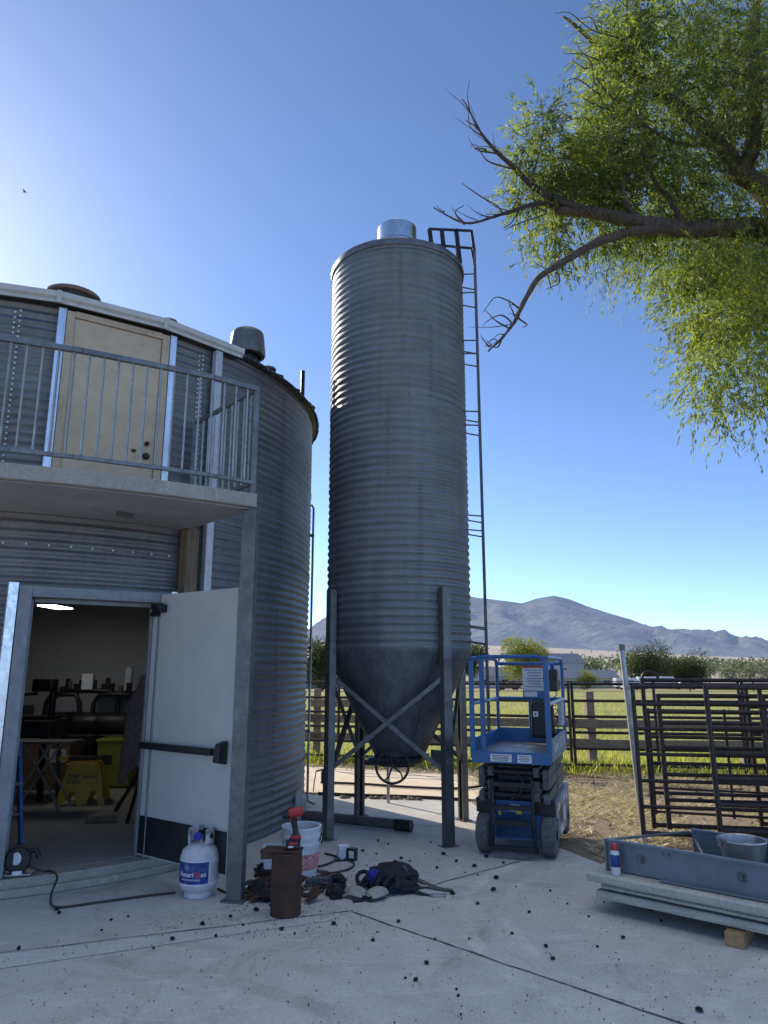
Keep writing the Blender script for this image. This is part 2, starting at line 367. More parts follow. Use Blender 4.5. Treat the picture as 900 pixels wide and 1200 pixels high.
def text_mesh(txt, size, bold=.0, ext=.0008):
    cu = bpy.data.curves.new('lettering', 'FONT'); cu.body = txt; cu.size = size; cu.offset = bold*size; cu.extrude = ext
    cu.align_x = 'CENTER'; cu.align_y = 'CENTER'; cu.resolution_u = 3
    ob = bpy.data.objects.new('lettering', cu); COL.objects.link(ob)
    bpy.context.view_layer.update()
    dg = bpy.context.evaluated_depsgraph_get(); me = ob.evaluated_get(dg).to_mesh()
    vs = [v.co.copy() for v in me.vertices]; fs = [tuple(p.vertices) for p in me.polygons]
    ob.evaluated_get(dg).to_mesh_clear(); bpy.data.objects.remove(ob); bpy.data.curves.remove(cu)
    return vs, fs
def tone_attr(ob, vals, per):
    a = ob.data.attributes.new('leaf_tone', 'FLOAT', 'POINT'); a.data.foreach_set('value', np.repeat(np.asarray(vals, dtype=np.float32), per))
def smooth01(t): t = max(0, min(1, t)); return t*t*(3-2*t)

# ------------------------------------------------------------------ light and sky
SUN_AZ, SUN_EL = R_(-41), R_(27)         # measured from straight ahead, to the left
w = bpy.data.worlds.new('World'); scene.world = w; w.use_nodes = True
nt = w.node_tree; bg = nt.nodes['Background']; sky = nt.nodes.new('ShaderNodeTexSky')
sky.sky_type = 'NISHITA'; sky.sun_disc = False; sky.sun_elevation = SUN_EL; sky.sun_rotation = SUN_AZ
sky.altitude = 1400; sky.air_density = .62; sky.dust_density = .55; sky.ozone_density = 2.2
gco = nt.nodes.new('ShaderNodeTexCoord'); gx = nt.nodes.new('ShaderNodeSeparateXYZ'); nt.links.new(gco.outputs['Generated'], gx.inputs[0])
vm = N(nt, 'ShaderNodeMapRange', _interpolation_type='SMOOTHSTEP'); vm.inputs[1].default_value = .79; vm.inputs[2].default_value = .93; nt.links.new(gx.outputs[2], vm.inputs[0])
cn = noise_tex(nt, gco.outputs['Generated'], 4.5, 6, .6, .6); cr = ramp(nt, cn, [(.25, (.55,)*3), (.6, (1, 1, 1))])      # bright cloud added overhead, out of view, to lighten the shaded yard
fill_veil = mixc(nt, 1.0, mixc(nt, 1.0, (5.4, 5.4, 5.4), cr, 'MULTIPLY'), vm.outputs[0], 'MULTIPLY')
skyc = mixc(nt, 1.0, sky.outputs[0], (.97, 1.04, 1.13), 'MULTIPLY')
nt.links.new(mixc(nt, 1.0, skyc, fill_veil, 'ADD'), bg.inputs[0]); bg.inputs[1].default_value = .23
sl = bpy.data.lights.new('sun', 'SUN'); sl.energy = 6.0; sl.angle = R_(.5); sl.color = (1, .88, .72)
so = bpy.data.objects.new('sun', sl); COL.objects.link(so)
sd = Vector((math.sin(SUN_AZ)*math.cos(SUN_EL), math.cos(SUN_AZ)*math.cos(SUN_EL), math.sin(SUN_EL)))
so.rotation_euler = sd.to_track_quat('Z', 'Y').to_euler(); so.location = (-20, 20, 30)
scene.view_settings.view_transform = 'Standard'; scene.view_settings.look = 'None'; scene.view_settings.exposure = 0
scene.render.resolution_x = 768; scene.render.resolution_y = 1024
scene.render.engine = 'CYCLES'

# ================================================================== SETTING
def terrain(x, y):
    r = math.hypot(x, y)
    z = -.03 - 3.2*smooth01((y-22)/160)
    if y > 380:
        az = math.atan2(x, y)
        k = .047 - .024*smooth01((az-.10)/.45)
        z += (y-380)*k
    return z
def polar_ground():
    radii = [0]+[1.5*1.16**i for i in range(52)]
    radii = [r for r in radii if r < 2600]
    na = 144; vs = [(0, 0, -.03)]; fs = []
    for r in radii[1:]:
        for k in range(na):
            a = 2*PI*k/na; x, y = r*math.sin(a), r*math.cos(a)
            h = terrain(x, y)
            if 3 < r < 60: h += .02*noise.noise((x*1.3, y*1.3, 0))-.01
            vs.append((x, y, h))
    for k in range(na): fs.append((0, 1+(k+1) % na, 1+k))
    for i in range(len(radii)-2):
        for k in range(na):
            a = 1+i*na+k; b_ = 1+i*na+(k+1) % na; fs.append((a, b_, b_+na, a+na))
    return MB().add(vs, fs)
def dist_to_fence(x): return 12.9+.0*x
# the ground sheet: dirt close by, dry plain far off
m, nt, b, o = nodes_of('ground_dirt_and_plain')
g = nt.nodes.new('ShaderNodeTexCoord'); sx = nt.nodes.new('ShaderNodeSeparateXYZ'); nt.links.new(g.outputs['Object'], sx.inputs[0])
v = tex_coord(nt)
d = noise_tex(nt, v, 3.2, 8, .7, .3); f = noise_tex(nt, v, 36, 4, .75); a = noise_tex(nt, v, .45, 5, .6)
c = ramp(nt, d, [(.28, (.13, .10, .075)), (.5, (.31, .245, .175)), (.76, (.52, .43, .31))])
c = mixc(nt, .5, c, ramp(nt, f, [(.3, (.07, .052, .04)), (.7, (.42, .35, .25))]))
c = mixc(nt, .3, c, ramp(nt, a, [(.35, (.16, .125, .09)), (.65, (.38, .31, .22))]))
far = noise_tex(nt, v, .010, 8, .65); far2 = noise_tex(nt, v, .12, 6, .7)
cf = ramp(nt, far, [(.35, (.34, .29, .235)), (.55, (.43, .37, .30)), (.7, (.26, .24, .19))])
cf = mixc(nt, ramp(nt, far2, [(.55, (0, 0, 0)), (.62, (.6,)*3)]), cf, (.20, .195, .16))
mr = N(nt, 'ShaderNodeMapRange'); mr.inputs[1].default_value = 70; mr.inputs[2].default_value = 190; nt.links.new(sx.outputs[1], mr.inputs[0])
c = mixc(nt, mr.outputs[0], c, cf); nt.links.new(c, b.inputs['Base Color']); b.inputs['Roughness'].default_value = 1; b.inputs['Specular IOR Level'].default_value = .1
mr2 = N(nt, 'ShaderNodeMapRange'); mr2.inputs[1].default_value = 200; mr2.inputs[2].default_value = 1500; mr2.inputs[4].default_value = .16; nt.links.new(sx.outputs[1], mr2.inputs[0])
b.inputs['Emission Color'].default_value = (.45, .55, .75, 1); nt.links.new(mr2.outputs[0], b.inputs['Emission Strength'])  # bluish glow growing with distance, aerial haze painted into the ground
ad = N(nt, 'ShaderNodeMath', _operation='ADD'); nt.links.new(d, ad.inputs[0]); nt.links.new(f, ad.inputs[1]); bump(nt, b, ad.outputs[0], .9, .03)
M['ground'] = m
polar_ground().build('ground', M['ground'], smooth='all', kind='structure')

def sheet(name, mat, poly_y0, poly_y1, x0, x1, dz, nx=50, ny=40, kind='structure'):
    vs = []; fs = []
    for j in range(ny+1):
        t = j/ny; t = t*t
        for i in range(nx+1):
            x = x0+(x1-x0)*i/nx; ya = poly_y0(x); yb = poly_y1(x); y = ya+(yb-ya)*t
            vs.append((x, y, terrain(x, y)+dz))
    for j in range(ny):
        for i in range(nx): a_ = j*(nx+1)+i; fs.append((a_, a_+1, a_+nx+2, a_+nx+1))
    return MB().add(vs, fs).build(name, mat, smooth='all', kind=kind)
def fence_y(x): return 13.55-.30*x if x < 4 else 12.35-.12*(x-4)
sheet('grass_field', M['field'], lambda x: fence_y(x)+.35, lambda x: 100, -90, 110, .03)
sheet('dirt_road', M['dirt'], lambda x: 104, lambda x: 112, -110, 150, .08, 50, 4)
sheet('roadside_grass', M['field'], lambda x: 114, lambda x: 155, -110, 160, .06, 50, 12)

# yard slab
slab_poly = [(-12, -5), (10, -5), (10, 6.2), (3.6, 6.62), (2.6, 6.66), (1.95, 6.72), (1.80, 7.1), (1.38, 8.2), (1.22, 9.1), (1.12, 9.75), (.6, 9.95), (-.1, 10.05), (-.85, 10.3), (-3, 10.6), (-12, 10.6)]
slab = MB().prism(slab_poly, -.14, 0).build('concrete_yard', M['slab'], kind='structure')
def ragged_strip(p0, p1, wd, z, n=60, jit=.5, seed=1):
    rr = random.Random(seed); p0 = Vector(p0); p1 = Vector(p1); d = (p1-p0); nn = Vector((-d.y, d.x)).normalized()
    vs = []; fs = []
    for i in range(n+1):
        p = p0+d*(i/n)+nn*(noise.noise((i*.21, seed*3.1, 0))*wd*1.2)
        w_ = wd*(1+(rr.random()-.5)*2*jit)*.5
        vs += [(*(p+nn*w_), z), (*(p-nn*w_), z)]
    for i in range(n): fs.append((2*i, 2*i+1, 2*i+3, 2*i+2))
    return MB().add(vs, fs)
for i, (p0, p1, wd) in enumerate([((-.22, 5.53), (1.9, 3.48), .013), ((-.22, 5.56), (-4.4, 4.05), .008), ((-.1, 5.75), (1.35, 7.0), .010), ((1.9, 3.48), (3.5, 2.0), .016), ((-.3, 8.62), (1.25, 8.05), .010)]):
    ragged_strip(p0, p1, wd, .004, seed=i+1).build('slab_joint', M['joint'], slab)
band = MB(); band.add([(-4.4, 4.02, .003), (-.28, 5.50, .003), (-.36, 5.36, .003), (-4.4, 3.62, .003)], [(0, 3, 2, 1)]); band.build('smooth_band', M['patch'], slab)
# pale sunlit pad behind the silo
MB().prism([(-1.6, 10.75), (-.8, 10.5), (.1, 10.3), (1.2, 10.05), (1.75, 11.2), (1.4, 12.2), (.3, 12.55), (-.9, 13.1), (-2.6, 13.6)], -.10, -.012).build('sandy_concrete_pad', M['lightpad'], kind='structure')

# ------------------------------------------------------------------ mountains
def mountain(name, mat, prof, foot, ridge, back, amp, seed, n_az=300, n_s=70, lean=.8):
    us = [p[0] for p in prof]; vs_ = [p[1] for p in prof]
    vs = []; fs = []
    u0, u1 = us[0], us[-1]
    for i in range(n_az+1):
        u = u0+(u1-u0)*i/n_az; v_ = np.interp(u, us, vs_)
        # ray azimuth and tangent of elevation for that skyline point
        x = (u-450)/F; y = (600-v_)/F; dx, dy, dz = x, _c-y*_s, _s+y*_c
        az = math.atan2(dx, dy); te = dz/math.hypot(dx, dy)
        hz = te*ridge+CAM_H
        for j in range(n_s+1):
            s = j/n_s*1.25
            dist = foot+(ridge-foot)*s
            X, Y = math.sin(az)*dist, math.cos(az)*dist
            base = terrain(X, Y) if dist < 2500 else terrain(math.sin(az)*2500, math.cos(az)*2500)
            k = s**1.35 if s <= 1 else max(0, 1-(s-1)*3.0)
            h = base*(1-min(1, s))+hz*k if s <= 1 else hz*k
            warp = noise.noise((az*6+seed, s*1.5, 2))*.12
            q = (az+warp*.35+lean*s*.10)*1.0
            rg = 0; am = 1; fr = 9.0
            for o_ in range(5):
                nn = 1-abs(noise.noise((q*fr+seed*7, s*fr*.16+o_*3.7, o_*1.3)))*2
                rg += nn*am; am *= .46; fr *= 2.1
            env = (math.sin(min(1, s)*PI)**1.1*(1-.6*s)) if s < 1 else 0
            h += amp*(rg*.6-.25)*env + noise.noise((az*160, s*22, seed))*amp*.05*env
            h += noise.noise((az*95, 3, seed))*hz*.008*min(1, s*1.2) + noise.noise((az*300, 7, seed))*hz*.003
            vs.append((X, Y, h))
    w_ = n_s+1
    for i in range(n_az):
        for j in range(n_s): a_ = i*w_+j; fs.append((a_, a_+w_, a_+w_+1, a_+1))
    return MB().add(vs, fs).build(name, mat, smooth='all', kind='structure')
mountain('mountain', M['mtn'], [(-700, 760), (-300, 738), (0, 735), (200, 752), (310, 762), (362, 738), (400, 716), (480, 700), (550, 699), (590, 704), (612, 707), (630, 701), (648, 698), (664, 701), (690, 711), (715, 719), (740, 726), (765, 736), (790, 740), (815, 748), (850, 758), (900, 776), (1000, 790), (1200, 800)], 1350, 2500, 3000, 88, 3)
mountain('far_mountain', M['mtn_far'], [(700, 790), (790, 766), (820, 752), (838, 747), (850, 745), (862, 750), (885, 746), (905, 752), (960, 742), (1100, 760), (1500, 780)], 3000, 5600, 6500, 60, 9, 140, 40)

# ================================================================== GRAIN BIN (workshop)
BC = Vector((-4.42, 9.07, 0)); BR = 3.435
binr = thing('grain_bin', 'wide round corrugated steel grain bin turned into a workshop with open door', 'grain bin', BC)
def bp(ang, r, z): a_ = R_(ang); return Vector((BC.x+r*math.cos(a_), BC.y+r*math.sin(a_), z))
DL, DR = -66.6, -45.6         # the ground-floor doorway, degrees round the bin
angs = sorted(set([round(-180+1.5*i, 2) for i in range(240)]+[DL, DR]))
zs = [i*.01 for i in range(0, 497)]
vs = []; fs = []
for z in zs:
    rr = BR+.008*math.sin(2*PI*z/.08)+.006*noise.noise((z*.9, 3, 1))
    for a_ in angs: vs.append(bp(a_, rr+.007*noise.noise((a_*.09, z*1.1, 5)), z))
na = len(angs)
for j in range(len(zs)-1):
    zc = (zs[j]+zs[j+1])/2
    for i in range(na):
        a0 = angs[i]; a1 = angs[(i+1) % na]
        if DL-.01 <= a0 and a1 <= DR+.01 and a0 < a1 and .1 < zc < 2.36: continue
        fs.append((j*na+i, j*na+(i+1) % na, (j+1)*na+(i+1) % na, (j+1)*na+i))
wall = MB().add(vs, fs)
wall.build('wall', M['bin'], binr, smooth='all')
bolts = MB(); bright_bolts = MB()
def bolt(mb, ang, r, z, s=.011): mb.sphere(bp(ang, r, z), s, 6, 4)
for a_ in (-70.9, -70.2, -42.6, -41.9):
    for k in range(34): bolt(bright_bolts, a_, BR+.012, 3.15+k*.05+(.02 if a_ in (-70.2, -41.9) else 0))
for z in (.62, 1.75, 2.86, 3.97):
    for k in range(70): bolt(bolts, -42+k*1.6, BR+.010, z, .008)
for k in range(9): bolt(bright_bolts, -69+k*2.9, BR+.012, 2.72)
for k in range(90): bolt(bolts, -20, BR+.009, .05+k*.054, .008); bolt(bolts, -19.3, BR+.009, .05+k*.054, .008)
bolts.build('bolts', M['galv_dark'], binr, smooth=True, kind='stuff'); bright_bolts.build('bolts', M['label'], binr, smooth=True, kind='stuff')
rf = MB(); rf.lathe([(BR-.02, 4.955), (BR+.06, 4.965), (BR+.07, 5.0), (2.8, 5.323), (1.4, 5.943), (.45, 6.364), (.02, 6.40)], 96, BC)
for k in range(48):
    a_ = 360/48*k
    rf.bar(bp(a_, BR+.075, 5.0), bp(a_, .5, 6.36), .035, .03)
for k in range(60):
    a_ = -34+k*1.3; rf.bar(bp(a_, BR+.05, 5.0), bp(a_, BR+.09, 4.95+.02*random.random()), .05, .02)
roof = rf.build('roof', M['roof'], binr)
# gutter made of flat lengths
GA = [-125.9, -110.7, -95.5, -80.3, -65.2, -49.9, -35.2]
gp_ = MB()
prof = [(BR+q, z) for q, z in ((.10, 4.935), (.135, 4.925), (.14, 4.95), (.165, 4.97), (.17, 5.02), (.14, 5.025), (.10, 5.025))]
vs = []; fs = []
for a_ in GA:
    for r, z in prof: vs.append(bp(a_, r, z-.02))
n = len(prof)
for i in range(len(GA)-1):
    for k in range(n): fs.append((i*n+k, (i+1)*n+k, (i+1)*n+(k+1) % n, i*n+(k+1) % n))
fs += [tuple(range(n)), tuple((len(GA)-1)*n+k for k in range(n-1, -1, -1))]
gp_.add(vs, fs); gut = gp_.build('gutter', M['fascia'], binr)
for a_ in GA[1:-1]:
    MB().bar(bp(a_, BR+.15, 4.90), bp(a_, BR+.178, 5.003), .04, .012, up=(math.cos(R_(a_)), math.sin(R_(a_)), 0)).build('gutter_joint', M['fascia'], gut)
sf = MB(); sfv = []; 
for a_ in GA: sfv += [bp(a_, BR+.012, 4.915), bp(a_, BR+.105, 4.917)]
sf.add(sfv, [(2*i, 2*i+2, 2*i+3, 2*i+1) for i in range(len(GA)-1)]); sf.build('soffit', M['roof'], binr)
# downspout
ds = MB(); a_ = -39.5
ds.box(bp(a_, BR+.06, 2.53), (.085, .07, 4.74), R_(a_+90)); ds.build('downspout', M['white_metal'], binr, bevel=.008)
# roof vents
def roofz(r): return 5.0+(BR+.095-r)*.443
vx, vy, vz = -1.66, 8.0, 5.16
vt = MB().lathe([(.13, 0), (.13, .3), (.0, .3)], 24, (vx, vy, vz)).build('vent', M['black_metal'], roof, smooth=True)
MB().lathe([(.17, .19), (.212, .20), (.222, .225), (.195, .47), (.185, .50), (.15, .525), (.0, .535)], 32, (vx, vy, vz+.02)).build('vent_cap', M['galv_dark'], vt, smooth=40)
vx, vy, vz = -3.26, 6.8, 5.10
vt = MB().lathe([(.33, 0), (.32, .18), (.27, .34)], 32, (vx, vy, vz)).build('vent', M['black_metal'], roof, smooth=True)
MB().lathe([(.27, .34), (.285, .355), (.27, .40), (.18, .43), (0, .44)], 32, (vx, vy, vz)).build('vent_cap', M['brown_cap'], vt, smooth=True)
for a_, r in ((-22.0, 3.30), (-46.5, 3.2), (-2, 3.42)):
    p = bp(a_, r, roofz(r)+.03); MB().sphere(p, .09, 10, 6, (1, 1, .5)).build('roof_hatch', M['roof'], roof, smooth=True)
p = bp(-11.4, BR+.03, 0); MB().tube([(p.x, p.y, 4.95), (p.x, p.y, 5.36)], .026, 8).build('roof_pipe', M['black_metal'], roof, smooth=True)

# frame with a local axis along a chord of the bin
def chord(a0, a1, extra=0):
    p0 = bp(a0, BR, 0); p1 = bp(a1, BR, 0); x = (p1-p0); wdt = x.length; x.normalize(); y = Vector((x.y, -x.x, 0))
    mid = (p0+p1)/2; sag = BR-(mid-BC).length
    o_ = mid+y*(sag+extra)
    T = Matrix(((x.x, y.x, 0, o_.x), (x.y, y.y, 0, o_.y), (0, 0, 1, 0), (0, 0, 0, 1))); return T, wdt
# upper door
T, wd = chord(-64.1, -48.4, .012)
def lb(c, d, T=T):
    mb = MB(); mb.T = T; mb.box(c, d); return mb
zb, zt = 3.11, 4.875
fr = lb((-wd/2+.035, .0, (zb+zt)/2), (.07, .07, zt-zb)); fr.box((wd/2-.035, 0, (zb+zt)/2), (.07, .07, zt-zb)); fr.box((0, 0, zt-.02), (wd-.142, .07, .06))
fr.build('door_frame', M['tan_frame'], binr, bevel=.004)
ud = lb((0, -.012, (zb+zt-.05)/2), (wd-.146, .05, zt-zb-.055)).build('door', M['tan_door'], binr, bevel=.004)
for zz, r in ((3.62, .032), (3.74, .022)):
    mb = MB(); mb.T = T; mb.lathe([(0, .055), (r*.7, .055), (r, .04), (r, .02), (r*.6, .015), (r*.5, 0)], 16, (wd/2-.15, .014, zz), mat=Matrix.Rotation(-PI/2, 4, 'X'))
    mb.build('door_knob' if zz < 3.7 else 'deadbolt', M['black_metal'], ud, smooth=True)
mb = lb((wd/2-.26, .026, 3.66), (.035, .03, .022)); mb.build('door_latch', M['black_metal'], ud)
for sgn in (-1, 1):
    tr = lb((sgn*(wd/2+.038), .01, 4.0), (.065, .035, 1.78)); tr.box((sgn*(wd/2+.012), .03, 4.0), (.012, .02, 1.78)); tr.build('door_trim', M['bright'], binr, bevel=.003)

# ground-floor doorway
T, wd = chord(DL, DR, .01)
FZ = .13
HZ = 2.36
fr = MB(); fr.T = T
for sgn in (-1, 1):
    fr.box((sgn*(wd/2-.05), -.05, (FZ+HZ)/2), (.10, .24, HZ-FZ)); fr.box((sgn*(wd/2-.118), -.09, (FZ+HZ-.1)/2), (.036, .06, HZ-.1-FZ))
fr.box((0, -.05, HZ-.045), (wd-.204, .24, .09)); fr.box((0, -.09, HZ-.108), (wd-.28, .06, .036))
dfr = fr.build('door_frame', M['grey_frame'], binr, bevel=.004)
tr = MB(); tr.T = T; tr.box((-wd/2-.045, .03, 1.25), (.075, .10, 2.26)); tr.build('door_trim', M['bright'], binr, bevel=.003)
tr = MB(); tr.T = T; tr.box((wd/2+.02, .05, HZ-.05), (.05, .08, .13)); tr.build('door_trim', M['bright'], binr, bevel=.003)
# the leaf: hinged on the right jamb, swung wide open towards the yard
h0 = Vector((-2.085, 6.535, 0)); h1 = Vector((-1.19, 5.885, 0)); ld = (h1-h0); LW = ld.length; ld.normalize(); ln = Vector((ld.y, -ld.x, 0))
LT = Matrix(((ld.x, ln.x, 0, h0.x), (ld.y, ln.y, 0, h0.y), (0, 0, 1, 0), (0, 0, 0, 1)))
def lf(): mb = MB(); mb.T = LT; return mb
leaf = lf().box((LW/2, 0, 1.245), (LW, .045, 2.20)).build('door', M['grey_door'], binr, bevel=.004, label='grey steel shop door swung wide open with black push bar')
lf().box((LW/2, .0265, .31), (LW-.012, .008, .30)).build('kick_plate', M['black'], leaf, bevel=.002)
pbm = lf(); pbm.box((LW*.43, .075, 1.04), (LW*.84, .05, .055)); pbm.box((.05, .045, 1.04), (.06, .045, .05)); pb = pbm.build('push_bar', M['black_metal'], leaf, bevel=.008)
lf().add(*(lambda q: ([(LW-.125, .03, .95), (LW-.035, .03, .95), (LW-.03, .03, 1.13), (LW-.10, .03, 1.13), (LW-.115, .115, .97), (LW-.045, .115, .97), (LW-.04, .115, 1.11), (LW-.09, .115, 1.11)], [(0,1,2,3),(7,6,5,4),(0,4,5,1),(1,5,6,2),(2,6,7,3),(3,7,4,0)]))(0)).build('latch_case', M['black_metal'], pb, bevel=.01)
clm = lf(); clm.box((.13, .06, 2.215), (.13, .075, .07)); clm.lathe([(.0, -.06), (.035, -.06), (.035, .06), (0, .06)], 14, (.13, .075, 2.225), mat=Matrix.Rotation(PI/2, 4, 'Y')); clm.box((.06, .05, 2.165), (.10, .045, .035)); clm.build('door_closer', M['black_metal'], leaf, bevel=.006)
for z in (.35, 1.2, 2.1):
    lf().lathe([(0, -.055), (.012, -.055), (.012, .055), (0, .055)], 8, (-.008, .0, z)).build('hinge', M['galv'], leaf, smooth=True)
hd = MB(); hd.tube([bp(-30, BR+.05, .0)+Vector((0, 0, .02)), bp(-30, BR+.05, .16)], .03, 8)

# inside: floor, lining, ceiling
fpoly = [tuple(bp(-180+5*k, BR-.03, 0).xy) for k in range(73)][:-1]
fl = MB().prism(fpoly, .004, .128)
fl.build('shop_floor', M['floor'], kind='structure')
st = MB(); pts = []
for k in range(27): pts.append(bp(-90+k*2.0, BR+.14, 0).xy)
inn = [bp(-38-k*2.0, BR-.02, 0).xy for k in range(27)]
st.prism([tuple(p) for p in pts+inn], .003, .126)
pts2 = [bp(-90+k*2.0, BR+.19, 0).xy for k in range(27)]; in2 = [bp(-38-k*2.0, BR+.142, 0).xy for k in range(27)]
st.prism([tuple(p) for p in pts2+in2], .003, .062)
st.build('door_step', M['deckc'], binr, bevel=.008)
B((-4.42, 11.25, 1.40), (5.1, .08, 2.54)).build('partition', M['wall_in'], binr, label='pale inner wall at the back of the workshop')
B((-1.95, 9.1, 1.40), (.06, 3.7, 2.54)).build('partition', M['wall_in'], binr)
MB().prism([tuple(bp(-180+10*k, BR-.06, 0).xy) for k in range(36)], 2.66, 2.72).build('ceiling', M['ceil_in'], binr)
lp = at(62, 702, 9.3); lt = B((lp.x, lp.y+.1, 2.50), (.26, .6, .04)).build('ceiling_light', M['white_metal'], binr)
B((lp.x, lp.y+.1, 2.473), (.22, .54, .012)).build('diffuser', M['lamp'], lt)

# conduit up the side of the bin
cp = thing('conduit_pipe', 'thin grey conduit running up the right side of the wide grain bin', 'pipe', (-1.02, 9.75, 0))
cx, cy = -.965, 9.50
MB().tube([(cx-.09, cy, 3.86), (cx-.02, cy, 3.87), (cx, cy, 3.83), (cx, cy, .12), (cx+.02, cy, .05), (cx+.1, cy-.05, .03)], .016, 8).build('pipe', M['galv'], cp, smooth=True)
for z in (3.45, 1.95, .9): B((cx-.03, cy, z), (.09, .05, .035)).build('bracket', M['galv_dark'], cp)

# ------------------------------------------------------------------ balcony
bal = thing('balcony', 'concrete balcony with grey steel railing over the shop door', 'balcony', (-1.11, 5.79, 0))
edge = [(-1.055, 5.745), (-1.40, 5.50), (-1.72, 5.29), (-2.30, 4.97), (-2.85, 4.74), (-3.6, 4.52), (-4.4, 4.38), (-5.3, 4.33)]
inner = [tuple(bp(a_, BR+.02, 0).xy) for a_ in (-106, -100, -94, -88, -82, -76, -70, -64, -58, -52, -47, -43.4)]
MB().prism(edge+inner[::1], 3.0, 3.112).build('deck', M['deckc'], bal, bevel=.006)
sm_ = MB(); shr = [(x+.06*(BC.x-x)/5, y+.06*(BC.y-y)/5) for x, y in edge]; sm_.prism(shr+inner, 2.985, 2.997); sm_.build('soffit', M['soffit'], bal)
B((-2.2, 5.9, 2.965), (.04, .14, .04), R_(-40)).build('drain', M['galv_dark'], bal)
B((-1.11, 5.79, 1.49), (.122, .09, 2.98), R_(-12)).build('column', M['galv_dark'], bal, bevel=.008)
B((-1.11, 5.79, .008), (.17, .15, .012), R_(-12)).build('base_plate', M['galv_dark'], bal)
pw = bp(-43.2, BR+.09, 0); B((pw.x, pw.y, 1.555), (.125, .125, 2.85), R_(-43)).build('timber_post', M['wood'], bal, bevel=.006)
rl = [(-1.10, 5.80), (-1.42, 5.545), (-1.745, 5.345), (-2.30, 5.035), (-2.84, 4.805), (-3.6, 4.59), (-4.4, 4.45), (-5.3, 4.40)]
sidew = [(-1.10, 5.80), (-1.86, 6.68)]
for nm, z, wdt, pl in (('top_rail', 4.06, .042, rl), ('bottom_rail', 3.22, .032, rl), ('top_rail', 4.06, .036, sidew), ('bottom_rail', 3.22, .032, sidew)):
    mb = MB()
    for i in range(len(pl)-1): mb.bar((*pl[i], z), (*pl[i+1], z), wdt, wdt)
    mb.build(nm, M['rail'], bal, bevel=.004)
def along(pl, step, off=0):
    out = []; d_ = off
    for i in range(len(pl)-1):
        a_ = Vector(pl[i]); b_ = Vector(pl[i+1]); L = (b_-a_).length
        while d_ < L: out.append(a_+(b_-a_)*(d_/L)); d_ += step
        d_ -= L
    return out
for p in along(rl, .107, .09)[:42]+along(sidew, .112, .1):
    B((p.x, p.y, 3.64), (.014, .014, .80)).build('baluster', M['galv'], bal)
for p in (rl[0], rl[4], rl[7], sidew[1]): B((p[0], p[1], 3.595), (.042, .042, .97)).build('railing_post', M['rail'], bal)

# ================================================================== SILO
SC = Vector((.17, 8.18, 0)); SR = .815; Z0 = 1.86; Z1 = 6.55
silo = thing('grain_silo', 'tall narrow corrugated steel feed silo with cone bottom on four legs', 'silo', SC)
vs = []; fs = []; na = 128; nz = int((Z1-Z0)/.01)
for j in range(nz+1):
    z = Z0+(Z1-Z0)*j/nz; r = SR+.0074*math.sin(2*PI*z/.082)+(.002 if (z-Z0) % .92 < .05 else 0)
    for k in range(na):
        a_ = 2*PI*k/na; q = r+.006*noise.noise((math.cos(a_)*2.2, math.sin(a_)*2.2, z*1.6)); vs.append((SC.x+q*math.cos(a_), SC.y+q*math.sin(a_), z))
for j in range(nz):
    for k in range(na): fs.append((j*na+k, j*na+(k+1) % na, (j+1)*na+(k+1) % na, (j+1)*na+k))
MB().add(vs, fs).build('shell', M['silo'], silo, smooth='all')
sb = MB()
def sp_(deg, r, z): return Vector((SC.x+r*math.cos(R_(deg)), SC.y+r*math.sin(R_(deg)), z))
for zi, z in enumerate([Z0+.92*i+.02 for i in range(1, 6)]):
    for k in range(48): sb.sphere(sp_(k*7.5, SR+.007, z), .0075, 6, 4)
    for k in range(20): sb.sphere(sp_(250+zi*35 % 60, SR+.007, z-.9+k*.044), .0065, 6, 4); sb.sphere(sp_(252+zi*35 % 60, SR+.007, z-.9+k*.044), .0065, 6, 4)
for k in range(22): sb.sphere(sp_(248, SR*(1-k*.029), Z0-k*.048), .009, 6, 4); sb.sphere(sp_(298, SR*(1-k*.029)+.003, Z0-k*.048), .009, 6, 4)
sb.build('bolts', M['galv_dark'], silo, smooth=True, kind='stuff')
co = MB().lathe([(SR+.006, Z0+.03), (SR+.002, Z0-.005), (.27, .765), (.25, .765)], 64, SC).build('hopper_cone', M['cone'], silo, smooth=True)
for a_ in (246, 296, 346, 36, 86, 136, 186): MB().bar(sp_(a_, SR+.003, Z0-.01), sp_(a_, .273, .765), .035, .008, up=Vector((math.cos(R_(a_)), math.sin(R_(a_)), .5))).build('seam_strip', M['cone'], co)
MB().lathe([(SR+.02, Z1-.07), (SR+.028, Z1-.02), (SR+.02, Z1+.01), (.25, Z1+.25), (.0, Z1+.27)], 96, SC).build('roof', M['galv_dark'], silo, smooth=True)
cl = MB().lathe([(.25, Z1+.20), (.25, Z1+.42), (.262, Z1+.425), (.262, Z1+.46), (.25, Z1+.465), (.25, Z1+.66), (.225, Z1+.685), (.0, Z1+.70)], 48, SC).build('roof_collar', M['shiny'], silo, smooth=True)
LA = [212, 302, 32, 122]; LR = .868
legs = []
